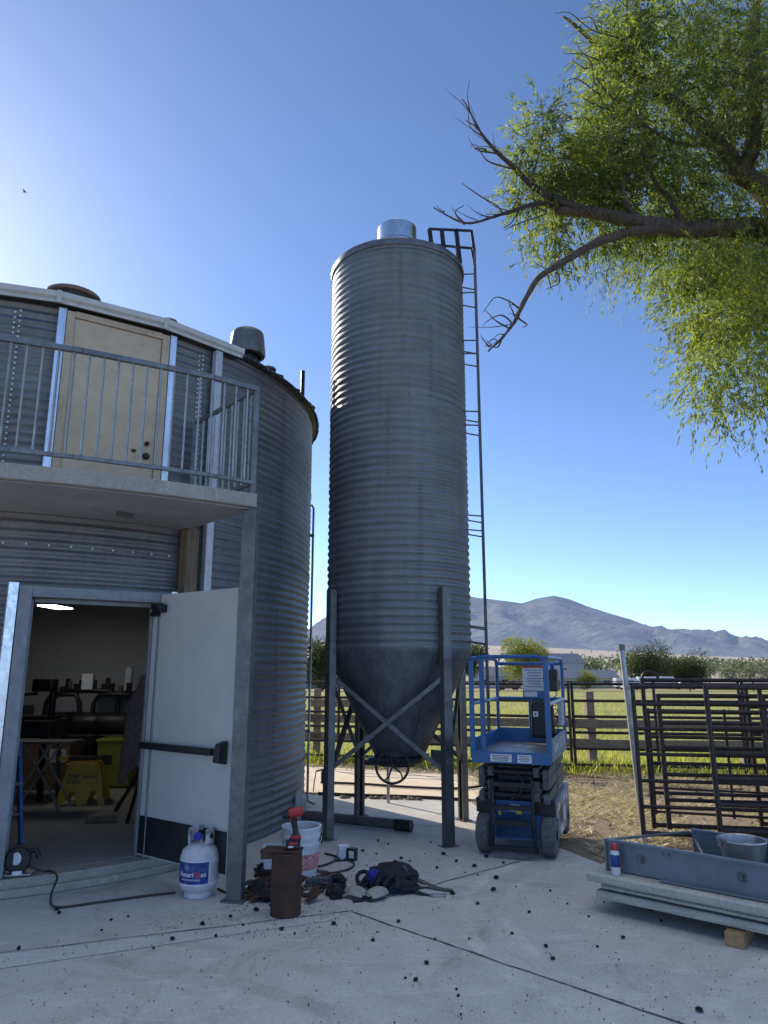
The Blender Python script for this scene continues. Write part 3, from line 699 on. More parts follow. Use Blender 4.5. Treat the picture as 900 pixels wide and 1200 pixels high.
for a_ in LA:
    mb = MB(); rad = Vector((math.cos(R_(a_)), math.sin(R_(a_)), 0)); tan = Vector((-rad.y, rad.x, 0)); c0 = SC+rad*LR
    mb.bar(c0+rad*.035+Vector((0, 0, .01)), c0+rad*.035+Vector((0, 0, 2.52)), .10, .008, up=rad)
    for sg in (-1, 1):
        mb.bar(c0+tan*sg*.047+Vector((0, 0, .01)), c0+tan*sg*.047+Vector((0, 0, 2.52)), .008, .064, up=rad)
        mb.bar(c0-rad*.033+tan*sg*.036+Vector((0, 0, .01)), c0-rad*.033+tan*sg*.036+Vector((0, 0, 2.52)), .03, .006, up=rad)
    lg = mb.build('leg', M['galv_dark'], silo)
    B((c0.x, c0.y, .006), (.17, .13, .01), R_(a_+90)).build('foot_plate', M['galv_dark'], lg)
for i in range(4):
    a0, a1 = LA[i], LA[(i+1) % 4]
    for k, (za, zb_) in enumerate(((1.62, .66), (.66, 1.62))):
        p0 = sp_(a0, LR-.005+.010*k, za); p1 = sp_(a1, LR-.005+.010*k, zb_); out = ((p0+p1)/2-SC); out.z = 0; out.normalize(); o2 = out*(.012*k)
        mb = MB(); mb.bar(p0+o2, p1+o2, .042, .006, up=out); d_ = (p1-p0).normalized(); sd_ = d_.cross(out).normalized()
        mb.bar(p0+o2+sd_*.019-out*.022, p1+o2+sd_*.019-out*.022, .005, .04, up=out); mb.build('brace', M['galv_dark'], silo)
# slide gate and hand wheel
sg_ = MB(); sg_.box((SC.x, SC.y, .735), (.56, .56, .045), R_(-13)); sg_.box((SC.x-.12, SC.y, .70), (.44, .40, .05), R_(-13)); sg_.lathe([(.24, .72), (.20, .655), (.0, .655)], 24, SC); sg_.build('slide_gate', M['black_metal'], silo)
B((SC.x+.40, SC.y-.12, .745), (.12, .05, .16), R_(-30)).build('gate_flap', M['galv_dark'], silo)
WC = Vector((.085, 7.62, .715))
wh = MB(); ring = [(WC.x+.165*math.cos(t), WC.y, WC.z+.165*math.sin(t)) for t in [2*PI*k/36 for k in range(36)]]
wh.tube(ring, .013, 8, close=True); whl = wh.build('hand_wheel', M['black_metal'], silo, smooth=True)
for k in range(5):
    t = 2*PI*k/5+.4; pts = []
    for q in (0, .35, .7, 1): tt = t+.5*math.sin(q*PI)*.5; pts.append((WC.x+.16*q*math.cos(tt), WC.y+.004, WC.z+.16*q*math.sin(tt)))
    MB().tube(pts, .009, 6).build('spoke', M['black_metal'], whl, smooth=True)
MB().tube([WC+Vector((0, -.03, 0)), WC+Vector((.02, .4, 0))], .018, 10).build('shaft', M['black_metal'], whl, smooth=True)
# ladder on the right side
lt_d = Vector((.139, .990, 0)); lr_d = Vector((.990, -.139, 0)); LC = SC+lr_d*(SR+.165)
def lp_(t, r, z): return Vector((LC.x+lt_d.x*t+lr_d.x*r, LC.y+lt_d.y*t+lr_d.y*r, z))
ld_ = MB()
for sg in (-1, 1): ld_.bar(lp_(sg*.19, 0, .45), lp_(sg*.19, 0, Z1+.18), .034, .05, up=lt_d)
lad = ld_.build('ladder', M['old_pipe'], silo)
for k in range(23): MB().tube([lp_(-.19, 0, .6+k*.27), lp_(.19, 0, .6+k*.27)], .011, 6).build('rung', M['galv_dark'], lad)
for z in (1.95, 2.12, 3.2, 3.37, 4.45, 4.62, 5.35, 5.52, 6.15, 6.40):
    for sg in (-1, 1):
        MB().tube([lp_(sg*.19, 0, z), lp_(sg*.15, -.19, z+.03)], .009, 6).build('standoff', M['galv_dark'], lad)
for dy in (-.19, .19):
    top = [lp_(dy, 0, Z1+.16), lp_(dy, -.03, Z1+.44), lp_(dy*.9, -.56, Z1+.53)]
    hr = MB(); hr.bar(top[0], top[1], .035, .035); hr.bar(top[1], top[2], .024, .024); hr.build('roof_ladder', M['black_metal'], lad)
for x_ in (.55, .40, .22):
    for dy in (-.18, .18):
        rr_ = math.hypot(SR+.165-x_, dy); zr = Z1+(SR+.02-min(rr_, SR))*.32
        MB().bar(lp_(dy, -x_+.04, zr), lp_(dy, -x_, Z1+.52-.09*(.56-x_)), .022, .055).build('roof_ladder_post', M['black_metal'], lad)
# thin standpipe behind the hopper
wp = at(455, 940, 9.7); MB().tube([(wp.x, 9.7, -.02), (wp.x, 9.7, .75), (wp.x, 9.6, .8)], .022, 10).build('standpipe', M['galv'], smooth=True, origin=(wp.x, 9.7, 0))
tag(bpy.data.objects['standpipe'], 'thin upright galvanised standpipe on the ground behind the hopper', 'pipe')

# ================================================================== SCISSOR LIFT
lift = thing('scissor_lift', 'small blue scissor lift with folded grey arms beside the silo', 'scissor lift', (1.19, 6.98, 0), R_(-20))
def P(mb, nm, mat, par=lift, **k): return mb.build(nm, M[mat], par, local=True, **k)
ch = MB(); ch.box((0, .72, .27), (.50, 1.16, .26)); ch.box((0, .72, .43), (.52, 1.2, .05)); ch.box((0, .16, .25), (.40, .04, .24)); chassis = P(ch, 'chassis', 'lift_blue', bevel=.006)
for sg in (-1, 1):
    sp2 = MB(); poly = [(.34, .12), (.98, .12), (.98, .14), (1.30, .30), (1.30, .50), (.20, .46), (.20, .33), (.34, .30)]
    vsx = [(sg*.315, y, z) for y, z in poly]+[(sg*.365, y, z) for y, z in poly]; n = len(poly)
    sp2.add(vsx, [tuple(range(n)), tuple(range(2*n-1, n-1, -1))]+[(i, n+i, n+(i+1) % n, (i+1) % n) for i in range(n)])
    pn = P(sp2, 'side_panel', 'lift_side', bevel=.004)
    for y, z, a_, b_, mt in ((.42, .40, .10, .06, 'label'), (.86, .42, .07, .07, 'label'), (1.06, .41, .06, .07, 'label'), (.83, .27, .12, .13, 'label'), (.60, .17, .22, .07, 'label'), (.28, .37, .04, .06, 'label')):
        P(B((sg*.3665, y, z), (.004, a_, b_)), 'placard', mt, pn)
    P(B((sg*.366, .60, .30), (.005, .16, .13)), 'panel_grille', 'black', pn)
    P(B((sg*.275, .17, .425), (.19, .12, .13)), 'front_beam', 'black_metal', bevel=.006)
for sg in (-1, 1):
    for y in (.17, 1.16):
        wheel = P(MB().lathe([(.05, -.065), (.15, -.065), (.178, -.05), (.184, 0), (.178, .05), (.15, .065), (.05, .065)], 36, (sg*.30, y, .184), mat=Matrix.Rotation(PI/2, 4, 'Y')), 'wheel', 'tyre', smooth=35)
        P(MB().lathe([(0, -.05), (.10, -.05), (.11, -.066), (.125, -.0655)], 24, (sg*.30, y, .184), mat=Matrix.Rotation(PI/2*sg*-1, 4, 'Y')), 'rim', 'lift_side', wheel, smooth=True)
el = MB()
for sg in (-1, 1):
    el.tube([(sg*.20, .02, .07), (sg*.20, -.03, .12), (sg*.185, -.05, .3), (sg*.185, -.02, .68)], .018, 8)
for z in (.09, .31, .44, .64): el.bar((-.20, -.035, z), (.20, -.035, z), .045, .04)
P(el, 'entry_ladder', 'black_metal', bevel=.003)
P(B((.0, .118, .415), (.09, .012, .06)), 'placard', 'label', chassis); P(B((.03, .118, .375), (.05, .01, .03)), 'placard', 'yellow_ink', chassis)
P(B((0, .125, .425), (.36, .012, .10)), 'front_plate', 'lift_blue', chassis); P(B((-.15, .13, .36), (.025, .02, .03)), 'placard', 'yellow_ink', chassis)
# scissor arms: folded flat, in pairs
for lv in range(3):
    z = .525+lv*.105
    for sg in (-1, 1):
        for k, xo in enumerate((.30, .215)):
            t_ = (.028 if (lv+k) % 2 == 0 else -.010)
            P(MB().bar((sg*xo, .06, z-t_/2), (sg*xo, 1.28, z+t_/2+.03), .06, .088), 'scissor_arm', 'lift_grey', bevel=.006)
    for yy in (.05,):
        P(MB().lathe([(0, -.29), (.034, -.29), (.034, .29), (0, .29)], 14, (0, yy+.04, z), mat=Matrix.Rotation(PI/2, 4, 'Y')), 'pivot_tube', 'black_metal', smooth=30)
    for xo in (-.30, -.215, .215, .30):
        P(B((xo, .055, z), (.045, .012, .066)), 'arm_end', 'lift_grey')
    P(MB().lathe([(0, -.335), (.03, -.335), (.03, .335), (0, .335)], 14, (0, .67, z+.015), mat=Matrix.Rotation(PI/2, 4, 'Y')), 'pivot_tube', 'lift_grey', smooth=30)
P(MB().lathe([(0, -.10), (.045, -.10), (.045, .9), (0, .9)], 16, (0, .2, .60), mat=Matrix.Rotation(-PI/2+.03, 4, 'X')), 'hydraulic_cylinder', 'black_metal', smooth=30)
P(MB().tube([(.02, .08, .75), (.10, .02, .66), (.06, .03, .54), (-.04, .04, .5)], .012, 6), 'hydraulic_hose', 'black', smooth=True)
P(B((0, .68, .645), (.34, 1.10, .30)), 'inner_arm_stack', 'black_metal', bevel=.01)
PX = .362; PY0, PY1 = -.02, 1.30
dk = MB(); dk.box((0, .64, .885), (.70, 1.28, .03)); P(dk, 'deck', 'lift_deck')
P(B((0, PY0, .875), (.74, .03, .105)), 'front_fascia', 'lift_blue', bevel=.004)
P(B((-.09, PY0-.017, .872), (.20, .004, .066)), 'placard', 'label'); P(B((.13, PY0-.017, .870), (.13, .004, .072)), 'placard', 'label')
for k in range(4):
    P(B((-.09, PY0-.0195, .892-k*.013), (.17-.03*(k % 2), .002, .005)), 'placard_print', 'ink'); P(B((.13, PY0-.0195, .892-k*.013), (.11-.03*(k % 2), .002, .005)), 'placard_print', 'ink')
for sg in (-1, 1):
    P(B((sg*PX, .65, .935), (.02, 1.24, .20)), 'toe_board', 'lift_side' if sg > 0 else 'lift_blue', bevel=.003)
P(B((0, PY1-.02, .965), (.70, .02, .16)), 'toe_board', 'lift_blue', bevel=.003)
# lettering on the right-hand toe board
tv, tf = text_mesh('Genie', .15, .015); lt_ = MB(); lt_.T = Matrix.Translation((PX+.0115, .39, .955)) @ Matrix.Rotation(PI/2, 4, 'Z') @ Matrix.Rotation(PI/2, 4, 'X'); lt_.add(tv, tf); P(lt_, 'lettering', 'white_letter')
tv, tf = text_mesh('GS-1530', .14, .012); lt_ = MB(); lt_.T = Matrix.Translation((PX+.0115, .92, .955)) @ Matrix.Rotation(PI/2, 4, 'Z') @ Matrix.Rotation(PI/2, 4, 'X'); lt_.add(tv, tf); P(lt_, 'lettering', 'white_letter')
RT = 1.80; tb = .019
def rbar(pts, mat='lift_blue', nm='guard_rail'): P(MB().tube(pts, tb, 8), nm, mat, smooth=True)
# front hoop, rounded at the corners
rbar([(-PX, 0, .86), (-PX, 0, 1.72), (-PX+.03, 0, RT-.02), (-PX+.08, 0, RT), (PX-.08, 0, RT), (PX-.03, 0, RT-.02), (PX, 0, 1.72), (PX, 0, .86)])
P(MB().bar((PX-.005, -.012, .86), (PX-.005, -.012, 1.76), .05, .03, up=(0, 1, 0)), 'guard_post', 'lift_blue', bevel=.004)
P(MB().bar((-PX+.10, .02, .90), (-PX+.10, .02, RT), .045, .035, up=(0, 1, 0)), 'guard_post', 'lift_blue', bevel=.004)
P(MB().bar((-PX, -.005, .86), (-PX, -.005, 1.76), .045, .03, up=(0, 1, 0)), 'guard_post', 'lift_blue', bevel=.004)
for sg in (-1, 1):
    rbar([(sg*PX, .03, RT-.01), (sg*PX, 1.18, RT-.01), (sg*PX, 1.26, RT-.04), (sg*PX, PY1-.02, RT-.1), (sg*PX, PY1-.02, .9)], 'lift_blue')
    rbar([(sg*PX, .03, 1.36), (sg*PX, PY1-.02, 1.36)], 'worn_white' if sg > 0 else 'lift_blue')
rbar([(-PX, PY1-.02, RT-.06), (PX, PY1-.02, RT-.06)]); rbar([(-PX, PY1-.02, 1.36), (PX, PY1-.02, 1.36)])
rbar([(.0, PY1-.02, .95), (.0, PY1-.02, RT-.06)]); rbar([(.17, PY1-.02, .95), (.17, PY1-.02, RT-.06)])
P(B((PX-.02, PY1-.10, 1.22), (.05, .20, .26)), 'corner_panel', 'worn_white', bevel=.01)
P(B((.06, PY1-.07, 1.58), (.25, .012, .26)), 'sign_panel', 'label'); P(B((.06, PY1-.0785, 1.702), (.24, .004, .018)), 'sign_stripe', 'red_ink')
for k in range(7): P(B((.06+.01*(k % 2), PY1-.0785, 1.67-k*.03), (.19-.03*(k % 3), .003, .006)), 'sign_print', 'ink')
P(B((.06, PY1-.065, 1.41), (.25, .02, .075)), 'sign_backing', 'lift_blue'); P(B((.02, PY1-.0785, 1.41), (.14, .004, .055)), 'placard', 'label')
P(B((.14, PY1-.08, 1.14), (.25, .07, .38)), 'document_case', 'black', bevel=.03); P(B((.07, PY1-.118, 1.20), (.055, .004, .055)), 'placard', 'label'); P(B((.07, PY1-.121, 1.20), (.02, .003, .02)), 'placard_print', 'ink')
cbx = MB(); cbx.box((PX-.06, .93, 1.52), (.12, .20, .13)); cbx.box((PX-.05, .95, 1.62), (.09, .12, .12)); ctrl = P(cbx, 'control_box', 'black', bevel=.012)
P(MB().tube([(PX-.06, .93, 1.66), (PX-.06, .92, 1.74)], .022, 10), 'joystick', 'blue_knob', ctrl, smooth=True)
P(B((PX-.13, .90, 1.60), (.03, .05, .03)), 'stop_button', 'red', ctrl, bevel=.01)
P(MB().tube([(PX-.05, 1.0, 1.46)]+[(PX-.05+.02*math.cos(k*1.3), 1.0+.02*math.sin(k*1.3), 1.42-k*.018) for k in range(26)], .005, 5), 'coiled_cable', 'black', ctrl, smooth=True)

# ================================================================== PLANKS, TROUGH, PAIL
sd0 = Vector((1.46, 5.56, 0)); sdir = Vector((.757, -.653, 0)).normalized(); sper = Vector((-sdir.y, sdir.x, 0))    # sper points away, to the back right
sang = math.atan2(sdir.y, sdir.x)
ST = Matrix(((sdir.x, sper.x, 0, sd0.x), (sdir.y, sper.y, 0, sd0.y), (0, 0, 1, 0), (0, 0, 0, 1)))
def stk(): mb = MB(); mb.T = ST; return mb
def plank_mesh(x0, x1, y0, y1, z0, z1, seed):
    mb = stk(); n = 26; rr = random.Random(seed); vs = []; fs = []
    for i in range(n+1):
        x = x0+(x1-x0)*i/n
        j = [(rr.random()-.5)*.006 for _ in range(6)]
        vs += [(x, y0+j[0], z0+.012), (x, y0-.006+j[1], z0+.03), (x, y0-.006+j[2], z1-.016), (x, y0+.012+j[3], z1), (x, y1, z1), (x, y1, z0)]
    for i in range(n):
        for k in range(6): a_ = i*6; fs.append((a_+k, a_+(k+1) % 6, a_+6+(k+1) % 6, a_+6+k))
    fs += [tuple(range(5, -1, -1)), tuple(n*6+k for k in range(6))]
    return mb.add(vs, fs)
org = ST @ Vector((1.5, .5, 0))
lay = [(.085, .145, .06, .015, 'lowest of the three pale concrete planks on a wood block'), (.149, .185, .09, .035, 'thin middle plank squeezed in the pale concrete plank stack'), (.189, .262, .0, .0, 'top pale concrete plank carrying the grey trough')]
for i, (z0, z1, xo, yo, lab) in enumerate(lay):
    tag(plank_mesh(xo, 3.6, yo, .95, z0, z1, i).build('concrete_plank', M['plank'], origin=org), lab, 'plank', 'stacked concrete planks')
mb = stk(); mb.box((.98, .10, .042), (.11, .30, .082), .05); tag(mb.build('wood_block', M['block'], origin=ST @ Vector((.98, .1, 0)), bevel=.004), 'orange brown wood block under the plank stack', 'wood block')
for xx in (2.9,):
    mb = stk(); mb.box((xx, .2, .042), (.11, .3, .082)); tag(mb.build('wood_block', M['block'], origin=ST @ Vector((xx, .2, 0)), bevel=.004), 'wood block under the far right end of the planks', 'wood block')
tr_ = thing('metal_trough', 'long grey blue painted sheet metal trough lying on the planks', 'trough', ST @ Vector((.1, .2, .264)), sang)
TZ = .266
def trp(nm, mat='trough', **k): return lambda mb: mb.build(nm, M[mat], tr_, **k)
mb = stk(); y0 = .13
mb.box((1.85, y0, TZ+.105), (3.5, .012, .205)); mb.box((1.85, y0-.012, TZ+.205), (3.5, .036, .018)); mb.box((1.85, y0+.03, TZ+.008), (3.5, .05, .012)); mb.build('front_side', M['trough'], tr_, bevel=.003)
mb = stk(); mb.box((2.05, .80, TZ+.11), (3.1, .012, .215)); mb.box((2.05, .79, TZ+.222), (3.1, .03, .014)); mb.build('rear_side', M['trough'], tr_, bevel=.003)
mb = stk(); mb.box((2.05, .46, TZ+.008), (3.1, .80, .008)); mb.build('base_sheet', M['trough'], tr_)
mb = stk(); mb.bar((.11, .14, TZ+.20), (.48, .80, TZ+.20), .03, .012); mb.build('end_strap', M['galv_dark'], tr_)
mb = stk(); mb.box((.105, y0+.005, TZ+.10), (.014, .05, .2)); mb.build('end_flange', M['trough'], tr_)
for xx in (.36, 1.02, 1.9):
    mb = stk(); mb.box((xx, y0-.014, TZ+.11), (.045, .014, .05)); mb.box((xx+.005, y0-.03, TZ+.11), (.018, .03, .035)); mb.build('bracket', M['galv_dark'], tr_, bevel=.003)
mb = stk()
for xx in (.52, .56, 1.5): mb.sphere((xx, y0-.008, TZ+.17), .009, 6, 4)
mb.build('rivets', M['galv_dark'], tr_)
mb = stk(); mb.bar((.62, .70, TZ+.02), (.52, .79, TZ+.16), .02, .004); mb.build('tie_strip', M['galv'], tr_)
# pail
pp = ST @ Vector((.93, .52, 0)); pail = thing('metal_pail', 'stainless steel pail standing in the grey trough', 'pail', (pp.x, pp.y, TZ+.014))
MB().lathe([(0, .004), (.105, .004), (.11, 0), (.155, .235), (.162, .24), (.160, .25), (.152, .245), (.105, .012), (0, .012)], 40, (pp.x, pp.y, TZ+.014)).build('body', M['pail'], pail, smooth=35)
hp = []; 
for k in range(13): t = PI*k/12; hp.append((pp.x+.165*math.cos(t), pp.y+.13*math.sin(t)*.9, TZ+.25-.05*math.sin(t)))
MB().tube(hp, .004, 6).build('handle', M['galv'], pail, smooth=True)
for sg in (-1, 1): B((pp.x+sg*.16, pp.y, TZ+.235), (.012, .035, .045)).build('handle_ear', M['galv'], pail)
# spray can
cq = ST @ Vector((.20, .055, 0)); can = thing('spray_can', 'blue and white spray can with red cap at the end of the planks', 'spray can', (cq.x, cq.y, .263))
MB().lathe([(0, 0), (.03, 0), (.0325, .004), (.0325, .145), (.026, .16), (.024, .162)], 24, (cq.x, cq.y, .263)).build('body', M['tank_white'], can, smooth=35)
MB().lathe([(.033, .055), (.033, .135)], 24, (cq.x, cq.y, .263)).build('label', M['tank_label'], can, smooth=35)
MB().lathe([(.025, .162), (.025, .195), (.021, .205), (0, .206)], 20, (cq.x, cq.y, .263)).build('cap', M['red'], can, smooth=35)
MB().tube([(cq.x+.03, cq.y-.018, .30), (cq.x+.028, cq.y-.016, .42)], .003, 5).build('straw', M['red'], can)

# ================================================================== GATES LEANING AND THE POLE
def pipe_gate(name, lab, a, b, h, lean, rails, mids, group, r=.021, loop=False, z0=.04):
    a = Vector((*a, 0)); b = Vector((*b, 0)); L = (b-a).length; d_ = (b-a).normalized(); nrm = Vector((-d_.y, d_.x, 0)); 
    t = thing(name, lab, 'gate', (a.x, a.y, 0), math.atan2(d_.y, d_.x), group)
    def pt(x, z): return a+d_*x+nrm*(lean*z)+Vector((0, 0, z0+z))
    for k, z in enumerate(rails):
        MB().tube([pt(.0, z), pt(L, z)], r*(1.1 if k in (0, len(rails)-1) else .9), 10).build('rail', M['panel'], t, smooth=True)
    for x in [0]+mids+[L]:
        pts = [pt(x, rails[0]-.03), pt(x, rails[-1]+.02)]
        MB().tube(pts, r*1.15, 10).build('upright', M['panel'], t, smooth=True)
    if loop:
        for x in (0, L):
            s_ = 1 if x == 0 else -1
            pts = [pt(x, rails[-1])]+[pt(x+s_*(.085-.085*math.cos(q)), rails[-1]+.075*math.sin(q)+.02) for q in [PI*k/8 for k in range(9)]]
            MB().tube(pts, r*.8, 8).build('loop_latch', M['panel'], t, smooth=True)
    return t
g1 = 'steel livestock gates leaning together'
rl6 = [.02, .26, .50, .74, .98, 1.24, 1.42]
pipe_gate('livestock_gate', 'front dark livestock gate leaning with its left end at the galvanised pole', (2.63, 7.72), (5.3, 7.22), 1.4, .04, [.02, .27, .52, .78, 1.03, 1.28, 1.46], [1.25], g1)
pipe_gate('livestock_gate', 'closest livestock gate of the leaning group, starting halfway along the others', (3.28, 7.42), (6.2, 6.85), 1.4, .05, [.10, .34, .58, .82, 1.06, 1.30, 1.46], [1.3], g1, r=.023)
pipe_gate('livestock_gate', 'rear livestock gate with rounded loop latches rising above the others', (2.86, 8.05), (5.05, 7.62), 1.4, .05, [.03, .35, .65, .92, 1.18, 1.52], [1.95], g1, loop=True)
pipe_gate('livestock_gate', 'small thin railed gate crooked behind the other leaning gates', (3.05, 8.5), (4.75, 7.95), 1.2, .0, [.08, .33, .6, .88, 1.18], [.8], g1, r=.013)
pipe_gate('livestock_gate', 'livestock gate in the middle of the leaning stack, its top below the loops', (2.95, 7.86), (5.6, 7.38), 1.4, .045, [.06, .31, .56, .83, 1.08, 1.36], [1.05, 1.9], g1, r=.022)
pipe_gate('livestock_gate', 'livestock gate behind the stack with its left end set to the right', (4.1, 8.25), (6.9, 7.75), 1.4, .05, [.0, .22, .45, .70, .95, 1.22, 1.44], [1.4], g1, r=.021)
pt0 = Vector((2.64, 7.74, -.03)); pt1 = at(728, 756, 8.0)
pole = thing('steel_pole', 'tall bare galvanised steel pole tilted against the leaning gates', 'pole', (pt0.x, pt0.y, 0))
MB().tube([pt0, pt1], .030, 14).build('pole', M['galv'], pole, smooth=True)
dv = (pt1-pt0).normalized(); MB().tube([pt1-dv*.06, pt1+dv*.005], .037, 14).build('pole_cap', M['galv_dark'], pole, smooth=True)

# ================================================================== FENCES
def fence_panel(i, x0, x1, lab):
    a = Vector((x0, fence_y(x0), 0)); b_ = Vector((x1, fence_y(x1), 0)); d_ = (b_-a); L = d_.length; d_.normalize()
    t = thing('pipe_fence_panel', lab, 'fence', a, math.atan2(d_.y, d_.x), 'dark pipe fence panels along the field')
    for z in (.10, .36, .62, .88, 1.14, 1.42): MB().tube([a+d_*.02+Vector((0, 0, z)), b_-d_*.02+Vector((0, 0, z+.01*((i*7) % 3-1)))], .024, 8).build('rail', M['panel'], t, smooth=True)
    for x in (.03, L*.5, L-.03): MB().tube([a+d_*x+Vector((0, 0, -.02)), a+d_*x+Vector((0, 0, 1.46))], .026, 8).build('upright', M['panel'], t, smooth=True)
xs = [-7.6, -4.9, -2.2, .5, 3.2, 5.9, 8.6, 11.3]
fl_ = ['dark pipe fence panel hidden behind the wide bin', 'second dark pipe fence panel behind the wide bin', 'dark pipe fence panel seen between bin and silo', 'dark pipe fence panel behind the hopper and blue lift', 'dark pipe fence panel behind the leaning pole and gates', 'dark pipe fence panel right behind the leaning gates', 'dark pipe fence panel at the far right edge']
for i in range(2, 7): fence_panel(i, xs[i], xs[i+1], fl_[i])
def wood_y(x): return fence_y(x)+.9
wxs = [-3.9, -1.35, 1.2, 3.72, 6.3, 8.9, 11.5]
for i, x in enumerate(wxs[1:6]):
    rr = random.Random(i)
    mb = MB(); mb.box((x, wood_y(x), .60), (.15, .13, 1.34), rr.random()*.2); 
    tag(mb.build('fence_post', M['fence_wood'], origin=(x, wood_y(x), 0), bevel=.01), ['short square timber post seen between bin and silo', 'square timber post behind the silo hopper', 'square timber post standing right of the blue lift', 'square timber post behind the leaning gates', 'square timber post at the far right fence'][i], 'fence post', 'timber fence posts')
for i in range(5):
    for k, z in enumerate((.36, .70, 1.0)):
        if k == 2 and i != 1: continue
        x0, x1 = wxs[i]-.12, wxs[i+1]+.12
        if i == 3 and k < 2: x0 -= .2
        mb = MB(); mb.bar((x0, wood_y(x0)-.09, z), (x1, wood_y(x1)-.09, z+.02), .05, .15)
        lab = ['lower', 'upper', 'top'][k]+' weathered timber board '+['behind the bin edge', 'behind the hopper', 'behind the blue lift', 'behind the leaning gates', 'at the right edge'][i]
        tag(mb.build('fence_board', M['fence_wood'], origin=(x0, wood_y(x0), 0), bevel=.006), lab, 'fence board', 'weathered timber fence boards')
# distant rail fence along the far side of the field
for i in range(9):
    x0 = -10+i*8.5; x1 = x0+8.5; y = 98
    t = thing('far_rail_fence', 'dark rail fence section at the far side of the field', 'fence', (x0, y, terrain(x0, y)), 0, 'far field fence sections')
    for z in (.5, .95, 1.35): MB().bar((x0, y, terrain(x0, y)+z), (x1, y, terrain(x1, y)+z), .06, .12).build('rail', M['panel'], t)
    MB().bar((x0, y, terrain(x0, y)-.1), (x0, y, terrain(x0, y)+1.5), .14, .14).build('post', M['panel'], t)

# ================================================================== SMALL THINGS ON THE SLAB
# propane tank
tx, ty = -1.42, 5.93
tk = thing('propane_tank', 'white propane gas tank with blue label standing by the door column', 'gas tank', (tx, ty, 0), R_(0))
def tp(mb, nm, mat, par=tk, **k): mb.T = mb.T; return mb.build(nm, M[mat], par, **k)
tc = (tx, ty, 0); TR = .150
MB().lathe([(TR*.70, .035), (TR*.86, .055), (TR*.98, .085), (TR, .105), (TR, .265), (TR*.985, .285), (TR*.88, .33), (TR*.62, .362), (TR*.25, .378), (0, .38)], 40, tc).build('body', M['tank'], tk, smooth='all')
MB().lathe([(TR*.70, 0), (TR*.73, .003), (TR*.70, .05), (TR*.66, .05), (TR*.68, .003)], 36, tc).build('foot_ring', M['tank'], tk, smooth=40)
lv = (math.degrees(math.atan2(-ty, -tx)))     # direction from the tank to the viewer
def arc_label(a0, a1, z0, z1, r, mat, nm, par=tk): return MB().lathe([(r, z0), (r, z1)], 30, tc, R_(a0), R_(a1)).build(nm, M[mat], par, smooth='all')
arc_label(lv-175, lv+180, .098, .272, TR+.0012, 'tank_white', 'label_band')
lab = arc_label(lv-80, lv+30-4, .112, .262, TR+.0024, 'tank_label', 'label')
# sunburst on the label
for k, (a0, ln_) in enumerate(((-62, .045), (-50, .055), (-38, .05), (-26, .04))):
    mb = MB(); q = lv-38; vs = []
    for s_, r_ in ((0, 0), (1, ln_)): vs.append((a0+38, r_))
    aa = q; zz = .198
    dx_ = math.sin(R_((a0+44)*1.6))*ln_; dz_ = math.cos(R_((a0+44)*1.6))*ln_
    f_ = lambda da, z: (tx+(TR+.0032)*math.cos(R_(q)+da/TR), ty+(TR+.0032)*math.sin(R_(q)+da/TR), z)
    mb.add([f_(-.003, zz), f_(.003, zz), f_(dx_+.007, zz+dz_), f_(dx_-.007, zz+dz_)], [(0, 1, 2, 3)]); mb.build('label_ray', M['blue_sheen'] if 'blue_sheen' in M else M['lift_side'], lab)
def wrap_text(txt, size, deg, z, mat, bold=.02):
    tv, tf = text_mesh(txt, size, bold, .0004)
    vs = [(tx+(TR+.0034+p.z)*math.cos(R_(deg)+p.x/TR), ty+(TR+.0034+p.z)*math.sin(R_(deg)+p.x/TR), z+p.y) for p in tv]
    MB().add(vs, tf).build('lettering', M[mat], lab)
x_ = -.098
for txt, sz, mt, bo in (('Ameri', .050, 'tank_white', .02), ('G', .058, 'red_ink', .035), ('as', .050, 'tank_white', .02)):
    tv, tf = text_mesh(txt, sz, bo, .0004); w0 = min(p.x for p in tv); w1 = max(p.x for p in tv)
    wrap_text(txt, sz, lv-27+math.degrees((x_+(w1-w0)/2)/TR), .178, mt, bo); x_ += (w1-w0)+.006
wrap_text('PROPANE EXCHANGE', .0155, lv-27, .142, 'tank_white')
for k in range(10):
    mb = MB(); z = .248-k*.0135; a1 = lv+30+36-(k*7 % 9)
    mb.lathe([(TR+.0020, z), (TR+.0020, z-.003)], 10, tc, R_(lv+33), R_(a1)); mb.build('label_print', M['galv_dark'], tk)
# collar: a guard plate with hand holes
col = MB()
for a0, a1 in ((lv+20, lv+95), (lv-165, lv-55)): col.lathe([(.098, .375), (.102, .47), (.094, .482), (.090, .47), (.092, .375)], 20, tc, R_(a0), R_(a1))
for q in range(2): col.lathe([(.102, .445), (.103, .478), (.092, .478), (.092, .445)], 40, tc, R_(lv+20), R_(lv+305))
col.build('collar', M['tank'], tk, smooth=40)
for a_ in (lv+48, lv-92): 
    p = (tx+.101*math.cos(R_(a_)), ty+.101*math.sin(R_(a_)), .43)
    MB().lathe([(0, 0), (.018, 0), (.018, .006), (0, .006)], 16, p, mat=Matrix.Rotation(R_(a_), 4, 'Z') @ Matrix.Rotation(PI/2, 4, 'Y')).build('hand_hole', M['black'], tk)
MB().lathe([(.018, .37), (.018, .42), (.012, .43)], 12, tc).build('valve', M['galv'], tk, smooth=40)
MB().lathe([(0, -.015), (.03, -.015), (.033, 0), (.03, .015), (0, .015)], 18, (tx-.015, ty-.05, .425), mat=Matrix.Rotation(PI/2, 4, 'X')).build('valve_knob', M['blue_knob'], tk, smooth=40)

